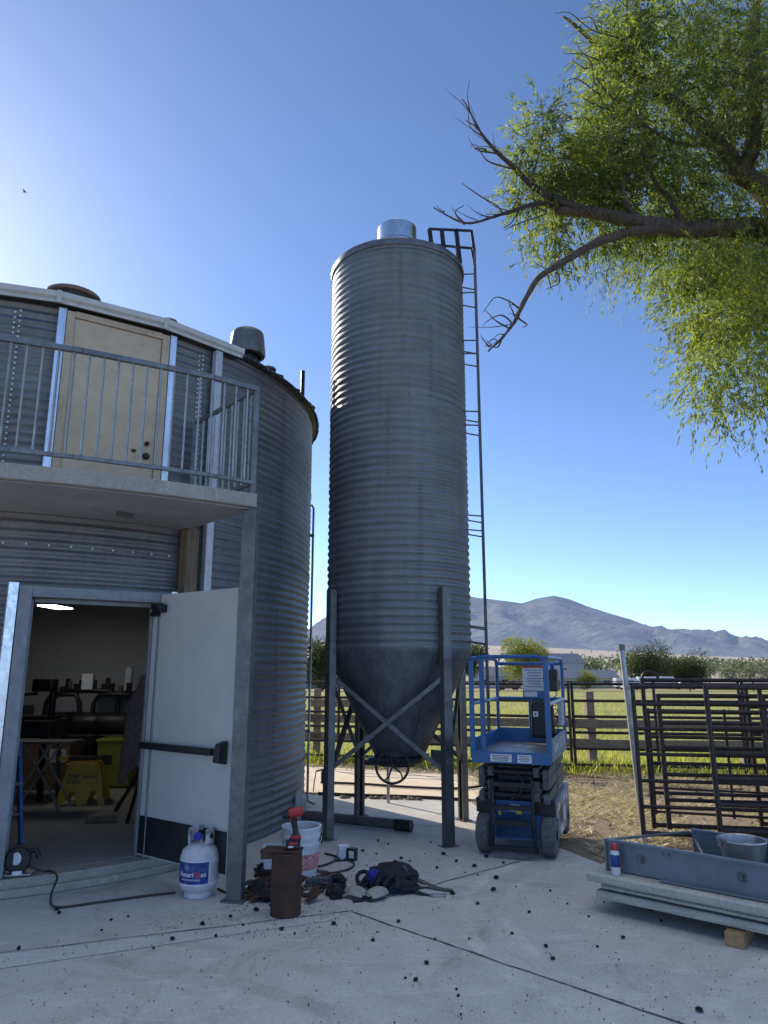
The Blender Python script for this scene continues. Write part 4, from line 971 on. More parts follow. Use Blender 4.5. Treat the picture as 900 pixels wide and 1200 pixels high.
# rusty pipe stand
px, py = -.695, 5.50
rp = thing('rusty_pipe', 'upright rusty steel pipe stub with a plate on top', 'pipe', (px, py, 0))
MB().lathe([(.085, 0), (.108, 0), (.108, .405), (.10, .41), (.085, .41)], 36, (px, py, 0)).build('pipe', M['rust'], rp, smooth=40)
pm = MB(); pm.prism([(px-.19, py-.05), (px+.105, py-.09), (px+.11, py+.07), (px-.16, py+.11)], .411, .425); pm.box((px-.14, py+.01, .390), (.10, .13, .042), .15); pm.build('top_plate', M['rust'], rp, bevel=.004)
# impact driver
dr = thing('impact_driver', 'red and black cordless impact driver standing on the rusty pipe', 'power tool', (px+.05, py+.0, .426))
dx_, dy_, dz_ = px+.05, py+.0, .426
bt = MB(); bt.box((dx_-.01, dy_, dz_+.03), (.105, .075, .058), .15); bt.box((dx_+.005, dy_, dz_+.065), (.085, .06, .02), .15); bat = bt.build('battery', M['black'], dr, bevel=.009)
B((dx_-.005, dy_-.036, dz_+.045), (.06, .012, .02), .15).build('battery_label', M['red'], bat); B((dx_-.02, dy_-.040, dz_+.022), (.035, .006, .012), .15).build('battery_label', M['label'], bat)
B((dx_+.01, dy_, dz_+.082), (.075, .06, .025), .15).build('base_cover', M['red'], dr, bevel=.008)
MB().tube([(dx_+.012, dy_, dz_+.08), (dx_+.005, dy_, dz_+.13), (dx_-.008, dy_, dz_+.185), (dx_-.004, dy_, dz_+.21)], [.024, .021, .023, .026], 12).build('grip', M['black'], dr, smooth=True)
MB().tube([(dx_+.055, dy_+.01, dz_+.255), (dx_+.045, dy_+.01, dz_+.254), (dx_-.01, dy_, dz_+.243), (dx_-.045, dy_-.008, dz_+.236)], [.026, .034, .035, .030], 16).build('motor_housing', M['red'], dr, smooth=True)
MB().tube([(dx_-.045, dy_-.008, dz_+.236), (dx_-.075, dy_-.012, dz_+.230), (dx_-.095, dy_-.016, dz_+.226)], [.030, .024, .015], 14).build('nose', M['black'], dr, smooth=True)
B((dx_-.028, dy_-.002, dz_+.195), (.02, .018, .035)).build('trigger', M['red'], dr, bevel=.004)
# white plastic box behind
bx_, by_ = -.93, 6.30
wbx = thing('plastic_tub', 'small square white plastic tub beside the bucket', 'tub', (bx_, by_, 0))
def tub(mb, w0, w1, h, c, th=.006):
    vs = []; 
    for w_, z in ((w0, 0), (w1, h), (w1-th, h), (w0-th, .01)):
        vs += [(c[0]-w_, c[1]-w_*.8, c[2]+z), (c[0]+w_, c[1]-w_*.8, c[2]+z), (c[0]+w_, c[1]+w_*.8, c[2]+z), (c[0]-w_, c[1]+w_*.8, c[2]+z)]
    fs = [(3, 2, 1, 0)]
    for i in range(3):
        for k in range(4): fs.append((i*4+k, i*4+(k+1) % 4, i*4+4+(k+1) % 4, i*4+4+k))
    fs.append((12, 13, 14, 15)); return mb.add(vs, fs)
tub(MB(), .075, .085, .16, (bx_+.03, by_, .10)).build('tub', M['bucket'], wbx, bevel=.006); B((bx_+.03, by_, .05), (.2, .16, .098)).build('base_block', M['black'], wbx)
rim = MB()
for q in range(4):
    a_ = [(-1, -1), (1, -1), (1, 1), (-1, 1)]; p0 = a_[q]; p1 = a_[(q+1) % 4]; c_ = (bx_+.03, by_)
    rim.bar((c_[0]+p0[0]*.087, c_[1]+p0[1]*.07, .255), (c_[0]+p1[0]*.087, c_[1]+p1[1]*.07, .255), .012, .03)
rim.build('tub_rim', M['bucket'], wbx)
# bucket
ux, uy = -.70, 6.45
bk = thing('plastic_bucket', 'white plastic bucket with red label behind the rusty pipe', 'bucket', (ux, uy, 0))
MB().lathe([(0, .006), (.135, .006), (.14, 0), (.155, .25), (.162, .253), (.162, .27), (.156, .272), (.157, .30), (.165, .303), (.165, .335), (.159, .337), (.160, .375), (.168, .378), (.168, .392), (.155, .392), (.135, .012), (0, .012)], 44, (ux, uy, 0)).build('body', M['bucket'], bk, smooth=35)
MB().lathe([(.1465, .07), (.1535, .19)], 24, (ux, uy, 0), R_(-150), R_(0)).build('label', M['bucket_red'], bk, smooth='all')
MB().tube([(ux-.17, uy, .33)]+[(ux-.178*math.cos(q), uy-.19*math.sin(q)*.98, .33-.19*math.sin(q)) for q in [PI*k/14 for k in range(1, 14)]]+[(ux+.17, uy, .33)], .0035, 6).build('handle', M['galv'], bk, smooth=True)
MB().sphere((ux+.172, uy, .29), .028, 10, 8, (.6, 1, 1.6)).build('handle_ear', M['black'], bk, smooth=True)
# work light / small white box with cord
qx, qy = -.37, 6.95
wl = thing('work_light', 'small white and black box with a cord near the silo leg', 'work light', (qx, qy, 0))
B((qx, qy, .065), (.10, .06, .12), .3).build('housing', M['bucket'], wl, bevel=.008); B((qx+.08, qy-.02, .055), (.09, .07, .10), -.5).build('back_shell', M['black'], wl, bevel=.01)
B((qx+.075, qy-.06, .055), (.05, .004, .06), -.5).build('face_plate', M['label'], wl); B((qx+.02, qy, .005), (.2, .12, .008), .2).build('base', M['black'], wl)
def cable(name, pts, r, mat, label, cat='cord', nseg=8):
    P_ = [Vector(p) for p in pts]; out = []
    for i in range(len(P_)-1):
        p0 = P_[max(i-1, 0)]; p1 = P_[i]; p2 = P_[i+1]; p3 = P_[min(i+2, len(P_)-1)]
        for k in range(nseg):
            t = k/nseg; out.append(.5*((2*p1)+(p2-p0)*t+(2*p0-5*p1+4*p2-p3)*t*t+(3*p1-p0-3*p2+p3)*t**3))
    out.append(P_[-1]); o_ = MB().tube(out, r, 6).build(name, M[mat], smooth=True, origin=P_[0]); return tag(o_, label, cat)
cable('power_cord', [(qx-.02, qy-.02, .02), (-.50, 6.75, .012), (-.60, 6.62, .012), (-.46, 6.48, .012), (-.30, 6.60, .012), (-.27, 6.80, .012), (-.42, 7.0, .012), (-.55, 7.12, .012)], .008, 'hose', 'dark power cord looped beside the small white work light')
# hoses on the pale pad
cable('garden_hose', [(-.95, 11.3, .01), (-.3, 11.15, .01), (.3, 10.9, .01), (1.0, 10.75, .01), (1.5, 11.0, .012)], .018, 'hose', 'dark hose lying across the sunlit pale pad behind the silo', 'hose')
cable('garden_hose', [(-.9, 10.28, .02), (-.3, 10.14, .02), (.4, 10.02, .02), (1.1, 9.8, .02)], .022, 'hose', 'dark hose along the near edge of the sunlit pad', 'hose')
# tool harness pile
hx, hy = .03, 6.10
hb = thing('safety_harness', 'crumpled black and blue safety harness heaped on the concrete', 'harness', (hx, hy, 0))
rr = random.Random(5)
def crumple(c, r, sq, seed, seg=26, rings=16, amp=.35):
    mb = MB(); vs = []; fs = []
    for i in range(rings+1):
        t = PI*i/rings
        for k in range(seg):
            a_ = 2*PI*k/seg; n_ = Vector((math.sin(t)*math.cos(a_), math.sin(t)*math.sin(a_), math.cos(t)))
            q = r*(1+amp*noise.noise(n_*2.1+Vector((seed, 0, 0)))+amp*.55*noise.noise(n_*5+Vector((0, seed, 0))))
            vs.append((c[0]+n_.x*q*sq[0], c[1]+n_.y*q*sq[1], max(.004, c[2]+n_.z*q*sq[2])))
    for i in range(rings):
        for k in range(seg): fs.append((i*seg+k, (i+1)*seg+k, (i+1)*seg+(k+1) % seg, i*seg+(k+1) % seg))
    return mb.add(vs, fs)
crumple((hx+.03, hy+.02, .07), .17, (1.2, .8, .62), 3).build('pack', M['black_cloth'], hb, smooth='all')
crumple((hx-.10, hy+.0, .055), .09, (1, .9, .7), 8).build('padding', M['black_cloth'], hb, smooth='all')
crumple((hx+.13, hy-.10, .04), .10, (1.1, .8, .5), 12).build('padding', M['black_cloth'], hb, smooth='all')
crumple((hx-.10, hy-.02, .085), .075, (.9, .8, .8), 14).build('blue_pad', M['blue_cloth'], hb, smooth='all')
crumple((hx+.05, hy-.13, .03), .05, (1.0, .7, .6), 15).build('blue_pad', M['blue_cloth'], hb, smooth='all')
def strap(pts, w_, mat, nm):
    P_ = [Vector(p) for p in pts]; out = []
    for i in range(len(P_)-1):
        p0 = P_[max(i-1, 0)]; p1 = P_[i]; p2 = P_[i+1]; p3 = P_[min(i+2, len(P_)-1)]
        for k in range(6): t = k/6; out.append(.5*((2*p1)+(p2-p0)*t+(2*p0-5*p1+4*p2-p3)*t*t+(3*p1-p0-3*p2+p3)*t**3))
    out.append(P_[-1]); vs = []; fs = []
    for i, p in enumerate(out):
        d_ = (out[min(i+1, len(out)-1)]-out[max(i-1, 0)]).normalized(); s_ = d_.cross(Vector((0, 0, 1)))
        s_ = s_.normalized() if s_.length > .05 else Vector((1, 0, 0)); u_ = s_.cross(d_)
        vs += [p+s_*w_/2-u_*.003, p-s_*w_/2-u_*.003, p-s_*w_/2+u_*.003, p+s_*w_/2+u_*.003]
    for i in range(len(out)-1):
        for k in range(4): fs.append((i*4+k, i*4+(k+1) % 4, i*4+4+(k+1) % 4, i*4+4+k))
    return MB().add(vs, fs).build(nm, M[mat], hb)
strap([(hx+.16, hy+.04, .09), (hx+.27, hy+.02, .045), (hx+.40, hy-.05, .012), (hx+.50, hy-.09, .012)], .05, 'olive_strap', 'belt')
for k in range(6):
    t = k/5; p = Vector((hx+.27, hy+.02, .052)).lerp(Vector((hx+.46, hy-.075, .017)), t); p.z += -.012*math.sin(t*PI)
    MB().lathe([(0, 0), (.008, 0)], 8, (p.x, p.y, p.z+.004)).build('eyelet', M['black'], hb)
strap([(hx+.12, hy-.05, .11), (hx+.20, hy-.10, .09), (hx+.22, hy-.16, .02), (hx+.34, hy-.20, .012)], .04, 'black_cloth', 'webbing')
strap([(hx-.16, hy+.02, .06), (hx-.22, hy-.04, .02), (hx-.16, hy-.12, .02), (hx-.03, hy-.14, .05), (hx+.03, hy-.06, .13)], .045, 'black_cloth', 'webbing')
strap([(hx-.05, hy+.08, .12), (hx+.02, hy-.03, .17), (hx+.06, hy-.13, .09), (hx+.0, hy-.2, .015)], .04, 'black_cloth', 'webbing')
strap([(hx+.02, hy+.1, .14), (hx+.12, hy+.02, .16), (hx+.2, hy-.04, .08), (hx+.24, hy-.11, .02)], .035, 'olive_strap', 'webbing')
MB().tube([(hx-.19+.055*math.cos(t), hy+.03+.03*math.sin(t), .065+.04*math.sin(t)) for t in [2*PI*k/20 for k in range(20)]], .016, 8, close=True).build('loop', M['black_cloth'], hb, smooth=True)
MB().tube([(hx+.38+.06*math.cos(t), hy-.21+.028*math.sin(t), .012) for t in [2*PI*k/20 for k in range(20)]], .006, 6, close=True).build('snap_hook', M['galv'], hb, smooth=True)
MB().tube([(hx+.25, hy-.17, .03), (hx+.29, hy-.19, .02), (hx+.33, hy-.205, .012)], .011, 8).build('hook_swivel', M['galv'], hb, smooth=True)
for k_ in range(9):
    r2 = random.Random(40+k_); x0, y0_ = hx-.18+.36*r2.random(), hy-.14+.24*r2.random(); a_ = r2.random()*6; pts = []
    for q in range(4): pts.append((x0+.09*math.cos(a_)*(q-1.5)+.03*r2.random(), y0_+.07*math.sin(a_)*(q-1.5)+.03*r2.random(), max(.02, .13-.05*abs(q-1.5)+.03*r2.random()-abs(x0-hx)*.3)))
    strap(pts, .03+.02*r2.random(), 'black_cloth', 'webbing')
for k_, (ox, oy, oz) in enumerate(((-.02, .06, .13), (.09, .05, .12), (.14, -.05, .09), (-.06, -.08, .09))):
    MB().box((hx+ox, hy+oy, oz), (.07, .045, .05), k_*.8).build('pouch', M['black_cloth'], hb, bevel=.012)
# knee pads: curved beige shells
def knee_pad(c, rz, lab):
    t = thing('knee_pad', lab, 'knee pad', (c[0], c[1], 0), rz, 'beige knee pads by the harness')
    vs = []; fs = []; nu, nv = 16, 10
    for side in (1, 0):
        for i in range(nu+1):
            for j in range(nv+1):
                a_ = -1.25+2.5*i/nu; y = -.09+.18*j/nv; r = .075*(1-.35*(y/.09)**2)*(1 if side else .86)
                vs.append((r*math.sin(a_)*(1+.1*noise.noise((a_*2, y*20, rz))), y, max(.004, r*math.cos(a_)*.95+.012)))
    w_ = nv+1; o_ = (nu+1)*w_
    for i in range(nu):
        for j in range(nv):
            q = i*w_+j; fs += [(q, q+1, q+w_+1, q+w_), (o_+q, o_+q+w_, o_+q+w_+1, o_+q+1)]
    for i in range(nu): fs += [(i*w_, i*w_+w_, o_+i*w_+w_, o_+i*w_), (i*w_+nv, o_+i*w_+nv, o_+i*w_+w_+nv, i*w_+w_+nv)]
    for j in range(nv): fs += [(j, o_+j, o_+j+1, j+1), (nu*w_+j, nu*w_+j+1, o_+nu*w_+j+1, o_+nu*w_+j)]
    MB().add(vs, fs).build('shell', M['beige_cloth'], t, local=True, smooth=50)
    MB().tube([(-.07, -.03, .01), (-.10, -.06, .008), (-.05, -.10, .008), (.03, -.1, .01)], .008, 6).build('strap', M['black_cloth'], t, local=True, smooth=True)
knee_pad((-.21, 5.86), .9, 'left beige knee pad lying on its side in front of the harness')
knee_pad((-.055, 5.84), -.7, 'right beige knee pad lying open next to the harness')
# dark scrap heap between column and rusty pipe
rr = random.Random(11)
for k in range(54):
    a_ = rr.random(); cx_, cy_ = (-1.02+.36*rr.random(), 5.72+.85*rr.random()) if k % 5 else (-.58+.24*rr.random(), 5.75+.5*rr.random())
    kind = k % 4; s_ = .03+.06*rr.random()
    if kind == 0:
        o_ = MB().tube([(cx_-s_*2, cy_, .03), (cx_-s_, cy_+.06, .05), (cx_+s_, cy_-.03, .05), (cx_+s_*2.4, cy_+.04, .02)], .011+.006*rr.random(), 7).build('scrap_rod', M['rust'] if k % 8 else M['old_pipe'], smooth=True, origin=(cx_, cy_, 0)); tag(o_, 'bent dark scrap rod in the heap beside the door column', 'scrap metal', 'scrap heaped by the column')
    elif kind == 1:
        o_ = MB().bar((cx_-s_, cy_-.05, .02), (cx_+s_, cy_+.05, .07), .05, .012).build('scrap_plate', M['rust'], origin=(cx_, cy_, 0)); tag(o_, 'small dark scrap plate in the heap beside the door column', 'scrap metal', 'scrap heaped by the column')
    elif kind == 2:
        o_ = crumple((cx_, cy_, .03), .05+.03*rr.random(), (1, 1, .7), k, 10, 7, .5).build('scrap_chunk', M['lump'], origin=(cx_, cy_, 0)); tag(o_, 'black burnt scrap chunk in the heap beside the door column', 'scrap metal', 'scrap heaped by the column')
    else:
        pts = [(cx_+.09*math.cos(q*1.1+k), cy_+.07*math.sin(q*1.3), .02+.03*abs(math.sin(q*2))) for q in range(7)]
        o_ = MB().tube(pts, .007, 6).build('scrap_wire', M['hose'], smooth=True, origin=(cx_, cy_, 0)); tag(o_, 'tangled dark wire in the heap beside the door column', 'scrap metal', 'scrap heaped by the column')
# spiral auger / coil right of rusty pipe
o_ = MB().tube([(-.60+.09*q/20+.02*math.cos(q*1.4), 6.05+.02*q/20, .055+.04*math.sin(q*1.4)) for q in range(40)], .010, 6).build('steel_coil', M['galv_dark'], smooth=True, origin=(-.55, 6.05, 0)); tag(o_, 'short dark steel coil lying right of the rusty pipe', 'coil')
cable('loose_cable', [(-1.3, 6.05, .01), (-1.1, 5.86, .01), (-.9, 5.92, .012), (-.78, 6.1, .02)], .008, 'hose', 'short dark cable between the door column and the rusty pipe')
# old pipe on the ground under the silo
a_ = Vector((-.92, 8.62, .062)); b_ = Vector((.29, 8.04, .062)); op = thing('steel_pipe', 'long dark weathered pipe lying on the concrete under the silo', 'pipe', (a_.x, a_.y, 0))
MB().tube([a_, b_-(b_-a_)*.12], .052, 16).build('pipe', M['old_pipe'], op, smooth=40); MB().tube([b_-(b_-a_)*.14, b_], .060, 16).build('coupling', M['black_metal'], op, smooth=40)
# plastic sheet scrap against the bin
o_ = crumple((-.97, 8.62, .13), .12, (.7, .5, 1.4), 21).build('plastic_sheet', M['rag'], smooth='all', origin=(-1.03, 8.62, 0)); tag(o_, 'crumpled pale plastic sheet against the foot of the grain bin', 'plastic sheet')
# green yard hydrant
gx, gy = -.72, 9.05
hyd = thing('yard_hydrant', 'dark green yard hydrant on a thin standpipe by the silo', 'hydrant', (gx, gy, 0))
MB().tube([(gx, gy, -.02), (gx, gy, .36)], .018, 10).build('standpipe', M['old_pipe'], hyd, smooth=True)
hm = MB(); hm.lathe([(.0, .34), (.03, .34), (.04, .38), (.04, .46), (.025, .49), (0, .49)], 14, (gx, gy, 0)); hm.tube([(gx, gy, .44), (gx+.07, gy-.02, .43), (gx+.10, gy-.03, .39)], .024, 10); hm.bar((gx-.10, gy, .475), (gx+.05, gy, .50), .025, .018); hm.build('valve_head', M['green'], hyd, smooth=40)
MB().tube([(gx-.10, gy, .475), (gx-.12, gy, .35), (gx-.13, gy, .24)], .007, 6).build('pull_rod', M['old_pipe'], hyd, smooth=True)
# black lumps scattered on the slab
lumps = [(475,1147),(487,1150),(535,1160),(537,1168),(391,1084),(442,1093),(437,1103),(510,1101),(550,1101),(253,1098),(237,1084),(202,1102),(66,1067),(119,1091),(69,1071),(130,1079),(467,1081),(578,1044),(512,1018),(582,1030),(535,1010),(590,1012),(556,1016),(470,1007),(441,1001),(498,1001),(443,986),(520,1002),(560,1026),(545,1023),(648,1125),(820,1186),(763,1068),(775,1080),(640,1110),(645,1045),(665,1060),(620,1070),(600,1095),(730,1100),(560,1060),(480,1010),(430,1015),(300,1068),(270,1075),(285,1085),(345,1095),(262,1058),(316,1062),(180,1112),(22,1113),(150,1075),(310,1055),(330,1090),(690,1075),(708,1058),(605,1040),(500,1130),(540,1190),(405,1040),(415,1058),(495,1042),(530,1048),(570,1005),(425,998),(455,990),(505,988),(700,1110)]
rr = random.Random(3)
def ground_pt(u, v):
    x = (u-450)/F; y = (600-v)/F; d_ = (x, _c-y*_s, _s+y*_c); t = -CAM_H/d_[2]; return d_[0]*t, d_[1]*t
lproto = [crumple((0, 0, .011), .018, (1.1, .9, .75), 31+k, 9, 6, .6) for k in range(4)]
lmesh = []
for k, (u, v) in enumerate(lumps):
    x, y = ground_pt(u, v)
    if k < 4:
        o_ = lproto[k].build('black_lump', M['lump'], origin=(0, 0, 0)); lmesh.append(o_)
    else:
        o_ = lmesh[k % 4].copy(); COL.objects.link(o_)
    o_.location = (x, y, .001); s_ = .38+.75*rr.random()**1.5; o_.scale = (s_, s_*(.8+.4*rr.random()), s_); o_.rotation_euler = (0, 0, rr.random()*6)
    tag(o_, 'small black lump scattered on the concrete yard', 'debris', 'black lumps scattered on the concrete')
# fine grit
gv = []; gf = []; tones = []
for k in range(2600):
    u = rr.random()*900; v = 1000+200*rr.random()**1.3
    if rr.random() < .45: u = 180+260*rr.random(); v = 1010+90*rr.random()
    x, y = ground_pt(u, v)
    if not (-3.6 < x < 3.4) or math.hypot(x-BC.x, y-BC.y) < 4.7: continue
    s_ = .0025+.0045*rr.random()**2; a0 = rr.random()*6; n_ = len(gv)
    for q in range(3): gv.append((x+s_*math.cos(a0+q*2.1), y+s_*math.sin(a0+q*2.1), .004))
    gv.append((x, y, .004+s_*1.2)); gf += [(n_, n_+1, n_+3), (n_+1, n_+2, n_+3), (n_+2, n_, n_+3)]; tones.append(rr.random()**3)
gm = leaf_mat('grit', (.02, .02, .021), (.6, .6, .6), 0); ob = MB().add(gv, gf).build('grit', gm, kind='stuff'); tone_attr(ob, tones, 4)
ob['label'] = 'fine dark and pale grit strewn over the concrete'; ob['category'] = 'grit'

# ================================================================== AT THE DOOR AND INSIDE THE SHOP
cable('extension_cord', [(-2.77, 6.00, .19), (-2.68, 6.02, .145), (-2.62, 6.04, .14), (-2.49, 5.88, .139), (-2.43, 5.66, .075), (-2.36, 5.60, .014), (-2.1, 5.72, .012), (-1.8, 5.87, .012), (-1.6, 5.95, .012)], .009, 'cord', 'brown extension cord running over the door step to the gas tank')
sx_, sy_ = -2.85, 5.98
sw = thing('circular_saw', 'black circular saw with white guard on the step at left', 'power tool', (sx_, sy_, .13))
MB().lathe([(0, -.03), (.085, -.03), (.095, -.02), (.095, .02), (.085, .03), (0, .03)], 24, (sx_, sy_, .235), mat=Matrix.Rotation(PI/2, 4, 'X') @ Matrix.Rotation(.4, 4, 'Y')).build('blade_housing', M['black'], sw, smooth=40)
MB().lathe([(0, -.04), (.04, -.04), (.05, -.031)], 18, (sx_-.01, sy_-.0, .25), mat=Matrix.Rotation(PI/2, 4, 'X') @ Matrix.Rotation(PI, 4, 'Y')).build('guard', M['label'], sw, smooth=40)
B((sx_, sy_, .142), (.24, .15, .01), .2).build('base_plate', M['galv'], sw); MB().tube([(sx_+.03, sy_+.03, .27), (sx_+.11, sy_+.05, .30), (sx_+.14, sy_+.05, .24)], .02, 8).build('handle', M['black'], sw, smooth=True); B((sx_+.03, sy_-.06, .155), (.07, .03, .03), .4).build('shoe', M['label'], sw, bevel=.006)
o_ = B((-2.99, 5.80, .24), (.10, .10, .22), .2).build('timber_offcut', M['block'], origin=(-2.99, 5.80, .13)); tag(o_, 'short timber offcut standing at the left door jamb', 'timber')
# blue step ladder
sl_ = thing('step_ladder', 'blue fibreglass step ladder standing just inside the left jamb', 'ladder', (-3.55, 6.95, .13))
for dx in (-.22, .22):
    MB().bar((-3.42+dx*.5, 6.75+dx, .13), (-3.66+dx*.5, 7.05+dx*.8, .98), .03, .07).build('rail', M['blue_glass'], sl_)
    MB().bar((-3.88+dx*.5, 7.45+dx, .13), (-3.68+dx*.5, 7.10+dx*.8, .97), .025, .05).build('rear_rail', M['blue_glass'], sl_)
for k in range(3): z = .38+k*.25; t = (z-.13)/.85; MB().bar((-3.53-.24*t, 6.53+.34*t, z), (-3.31-.24*t, 6.97+.25*t, z), .08, .025).build('step', M['galv'], sl_)
FL = .129
# yellow stool
yx, yy = -3.60, 9.0
ys = thing('step_stool', 'yellow plastic work stool with splayed feet on the shop floor', 'stool', (yx, yy, FL), R_(10)); ys.scale = (.80, .80, .84)
poly = [(-.34, 0), (-.23, .0), (-.155, .16), (-.09, .16), (-.05, 0), (.12, 0), (.17, .16), (.23, .16), (.29, .04), (.38, .05), (.25, .58), (-.22, .58)]
poly = [(-.32, 0), (-.22, 0), (-.14, .18), (-.07, .18), (-.02, -.0), (.11, 0), (.16, .18), (.22, .18), (.28, 0), (.37, 0), (.24, .52), (-.20, .52)]
for sgn in (-1, 1):
    vs = []
    for off in (0, .02):
        for x, z in poly: vs.append((x, sgn*(.24-.12*z/.52)+off*sgn, z))
    n = len(poly); mb = MB().add(vs, [tuple(range(n)), tuple(range(2*n-1, n-1, -1))]+[(i, n+i, n+(i+1) % n, (i+1) % n) for i in range(n)])
    sp3 = mb.build('side', M['yellow'], ys, local=True)
    if sgn < 0:
        for txt, sz, x, z in (('STEP', .075, -.10, .37), ('TOOL', .075, -.10, .30), ('PERSON', .05, .12, .36)):
            tv, tf = text_mesh(txt, sz, .03); l_ = MB(); l_.T = Matrix.Translation((x, -(.24-.12*z/.52)-.024, z)) @ Matrix.Rotation(PI/2-.22, 4, 'X'); l_.add(tv, tf); l_.build('lettering', M['ink'], sp3, local=True)
B((0, 0, .53), (.46, .30, .03)).build('top', M['yellow'], ys, local=True, bevel=.008); B((-.05, 0, .60), (.62, .1, .05)).build('level', M['black'], ys, local=True, bevel=.004)
B((-.30, .0, .60), (.14, .104, .054)).build('level_end', M['yellow'], ys, local=True)
def inside(nm, lab, cat, u, v, Y): p = at(u, v, Y); return thing(nm, lab, cat, (p.x, Y, FL)), p.x
# work bench with a mitre saw
bn, x = inside('workbench', 'small black workbench at the left of the shop', 'workbench', 22, 870, 9.3)
B((x, 9.3, .96), (1.0, .6, .20)).build('top', M['black'], bn, bevel=.01)
for dx in (-.4, .4):
    for dy in (-.22, .22): MB().bar((x+dx, 9.3+dy, .86), (x+dx*1.1, 9.3+dy*1.1, FL), .05, .05).build('leg', M['black_metal'], bn)
ms = thing('drill_press', 'black bench drill press on the black workbench', 'power tool', (x+.2, 9.3, 1.06))
B((x+.2, 9.3, 1.08), (.5, .3, .04)).build('base', M['black_metal'], ms); MB().tube([(x+.35, 9.35, 1.08), (x+.35, 9.35, 1.55)], .04, 10).build('column', M['black_metal'], ms, smooth=True)
B((x+.25, 9.3, 1.48), (.26, .14, .16)).build('head', M['black'], ms, bevel=.02); MB().tube([(x+.02, 9.2, 1.36), (x+.2, 9.25, 1.38)], .02, 8).build('handle', M['black'], ms, smooth=True); B((x+.05, 9.25, 1.18), (.2, .12, .12)).build('vice', M['galv_dark'], ms, bevel=.01)
MB().tube([(x-.25, 9.3, 1.08), (x-.22, 9.3, 1.85)], .012, 6).build('rod', M['black_metal'], ms)
o_ = B((x-.32, 9.15, 1.17), (.16, .14, .2)).build('tool_case', M['yellow'], origin=(x-.32, 9.15, 1.06), bevel=.015); tag(o_, 'yellow tool case on the black workbench', 'case')
# folding stand with crossed legs
fs_, x = inside('folding_stand', 'folding stand with thin crossed pale legs in front of the bench', 'stand', 40, 890, 8.6)
B((x, 8.6, .86), (.95, .35, .025)).build('top', M['galv_dark'], fs_)
for dy in (-.15, .15):
    MB().bar((x-.05, 8.6+dy, .85), (x+.42, 8.6+dy, FL), .02, .02).build('leg', M['galv'], fs_); MB().bar((x+.25, 8.6+dy, .85), (x-.2, 8.6+dy, FL), .02, .02).build('leg', M['galv'], fs_)
# cardboard box
cb, x = inside('cardboard_box', 'brown cardboard box with white label on the shop floor', 'box', 52, 920, 10.1)
B((x, 10.1, FL+.29), (.82, .5, .58)).build('carton', M['cardboard'], cb, bevel=.006); B((x+.25, 9.847, FL+.43), (.22, .004, .17)).build('shipping_label', M['label'], cb)
for k in range(3): B((x+.25, 9.844, FL+.39+k*.04), (.15, .002, .008)).build('label_print', M['ink'], cb)
# air compressor like machines
for nm, lab, u, w_, hh, sd in (('shop_machine', 'black shop machine with hoop handle behind the yellow stool', 98, .95, 1.25, 1), ('shop_machine', 'black shop machine left of the one behind the stool', 72, .5, 1.2, 2), ('shop_machine', 'black shop machine near the hanging coat', 132, .6, 1.2, 3)):
    t, x = inside(nm, lab, 'machine', u, 880, 10.6); t['group'] = 'black machines along the back wall'
    B((x, 10.6, FL+.35), (w_*.75, .45, .62)).build('body', M['black'], t, bevel=.03); MB().lathe([(0, -.3), (.14, -.3), (.17, -.22), (.17, .22), (.14, .3), (0, .3)], 20, (x, 10.55, FL+.78), mat=Matrix.Rotation(PI/2, 4, 'Y')).build('tank', M['black_metal'], t, smooth=40)
    MB().tube([(x-w_*.5, 10.5, FL+.5), (x-w_*.48, 10.5, hh), (x-w_*.36, 10.5, hh+.12), (x+w_*.36, 10.5, hh+.12), (x+w_*.48, 10.5, hh), (x+w_*.55, 10.5, FL+.6)], .035, 10).build('hoop_handle', M['black_metal'], t, smooth=True)
    rr = random.Random(sd)
    for k in range(4): B((x-w_*.3+k*w_*.2, 10.55, hh+.17+.04*rr.random()), (.06, .06, .10+.15*rr.random())).build('fitting', M['black'] if k != 2 else M['galv_dark'], t, bevel=.008)
o_x = at(101, 840, 10.5).x; o_ = B((o_x, 10.45, 1.50), (.16, .05, .22)).build('bottle_box', M['label'], origin=(o_x, 10.45, 1.39), bevel=.006); tag(o_, 'small pale box standing on the black machine handle', 'box')
t, x = inside('storage_tote', 'yellow green plastic tote behind the yellow stool', 'tote', 133, 905, 10.2)
B((x+.05, 10.2, FL+.30), (.46, .4, .58)).build('tub', M['yellow_green'], t, bevel=.03); B((x+.05, 10.2, FL+.605), (.50, .44, .04)).build('lid', M['yellow_green'], t, bevel=.012); B((x-.03, 9.998, FL+.36), (.13, .006, .12)).build('badge', M['ink'], t)
# coat on a stand
ct, x = inside('hanging_coat', 'dusty pink canvas coat hanging on a black stand by the door', 'coat', 158, 880, 8.2)
x += .10; MB().tube([(x, 8.25, FL), (x, 8.25, 1.75)], .018, 8).build('stand', M['black_metal'], ct)
for a_ in (0, 2.1, 4.2): MB().bar((x, 8.25, .65), (x+.42*math.cos(a_+2.6), 8.25+.42*math.sin(a_+2.6), FL), .03, .03).build('stand_leg', M['black_metal'], ct)
vs = []; fs = []; nu, nv = 28, 18
for j in range(nv+1):
    z = 1.62-1.05*j/nv; wv_ = .06+.09*smooth01(j/5)+.04*j/nv
    for i in range(nu):
        a_ = 2*PI*i/nu; q = 1+.16*math.sin(a_*5+j*.25)*min(1, j/6)+.1*noise.noise((math.cos(a_)*2, math.sin(a_)*2, j*.3))
        vs.append((x+wv_*q*math.cos(a_)*(.85 if math.cos(a_) > 0 else 1.2), 8.2+wv_*.6*q*math.sin(a_), z-(.12*math.sin(a_*2+1) if j == nv else 0)))
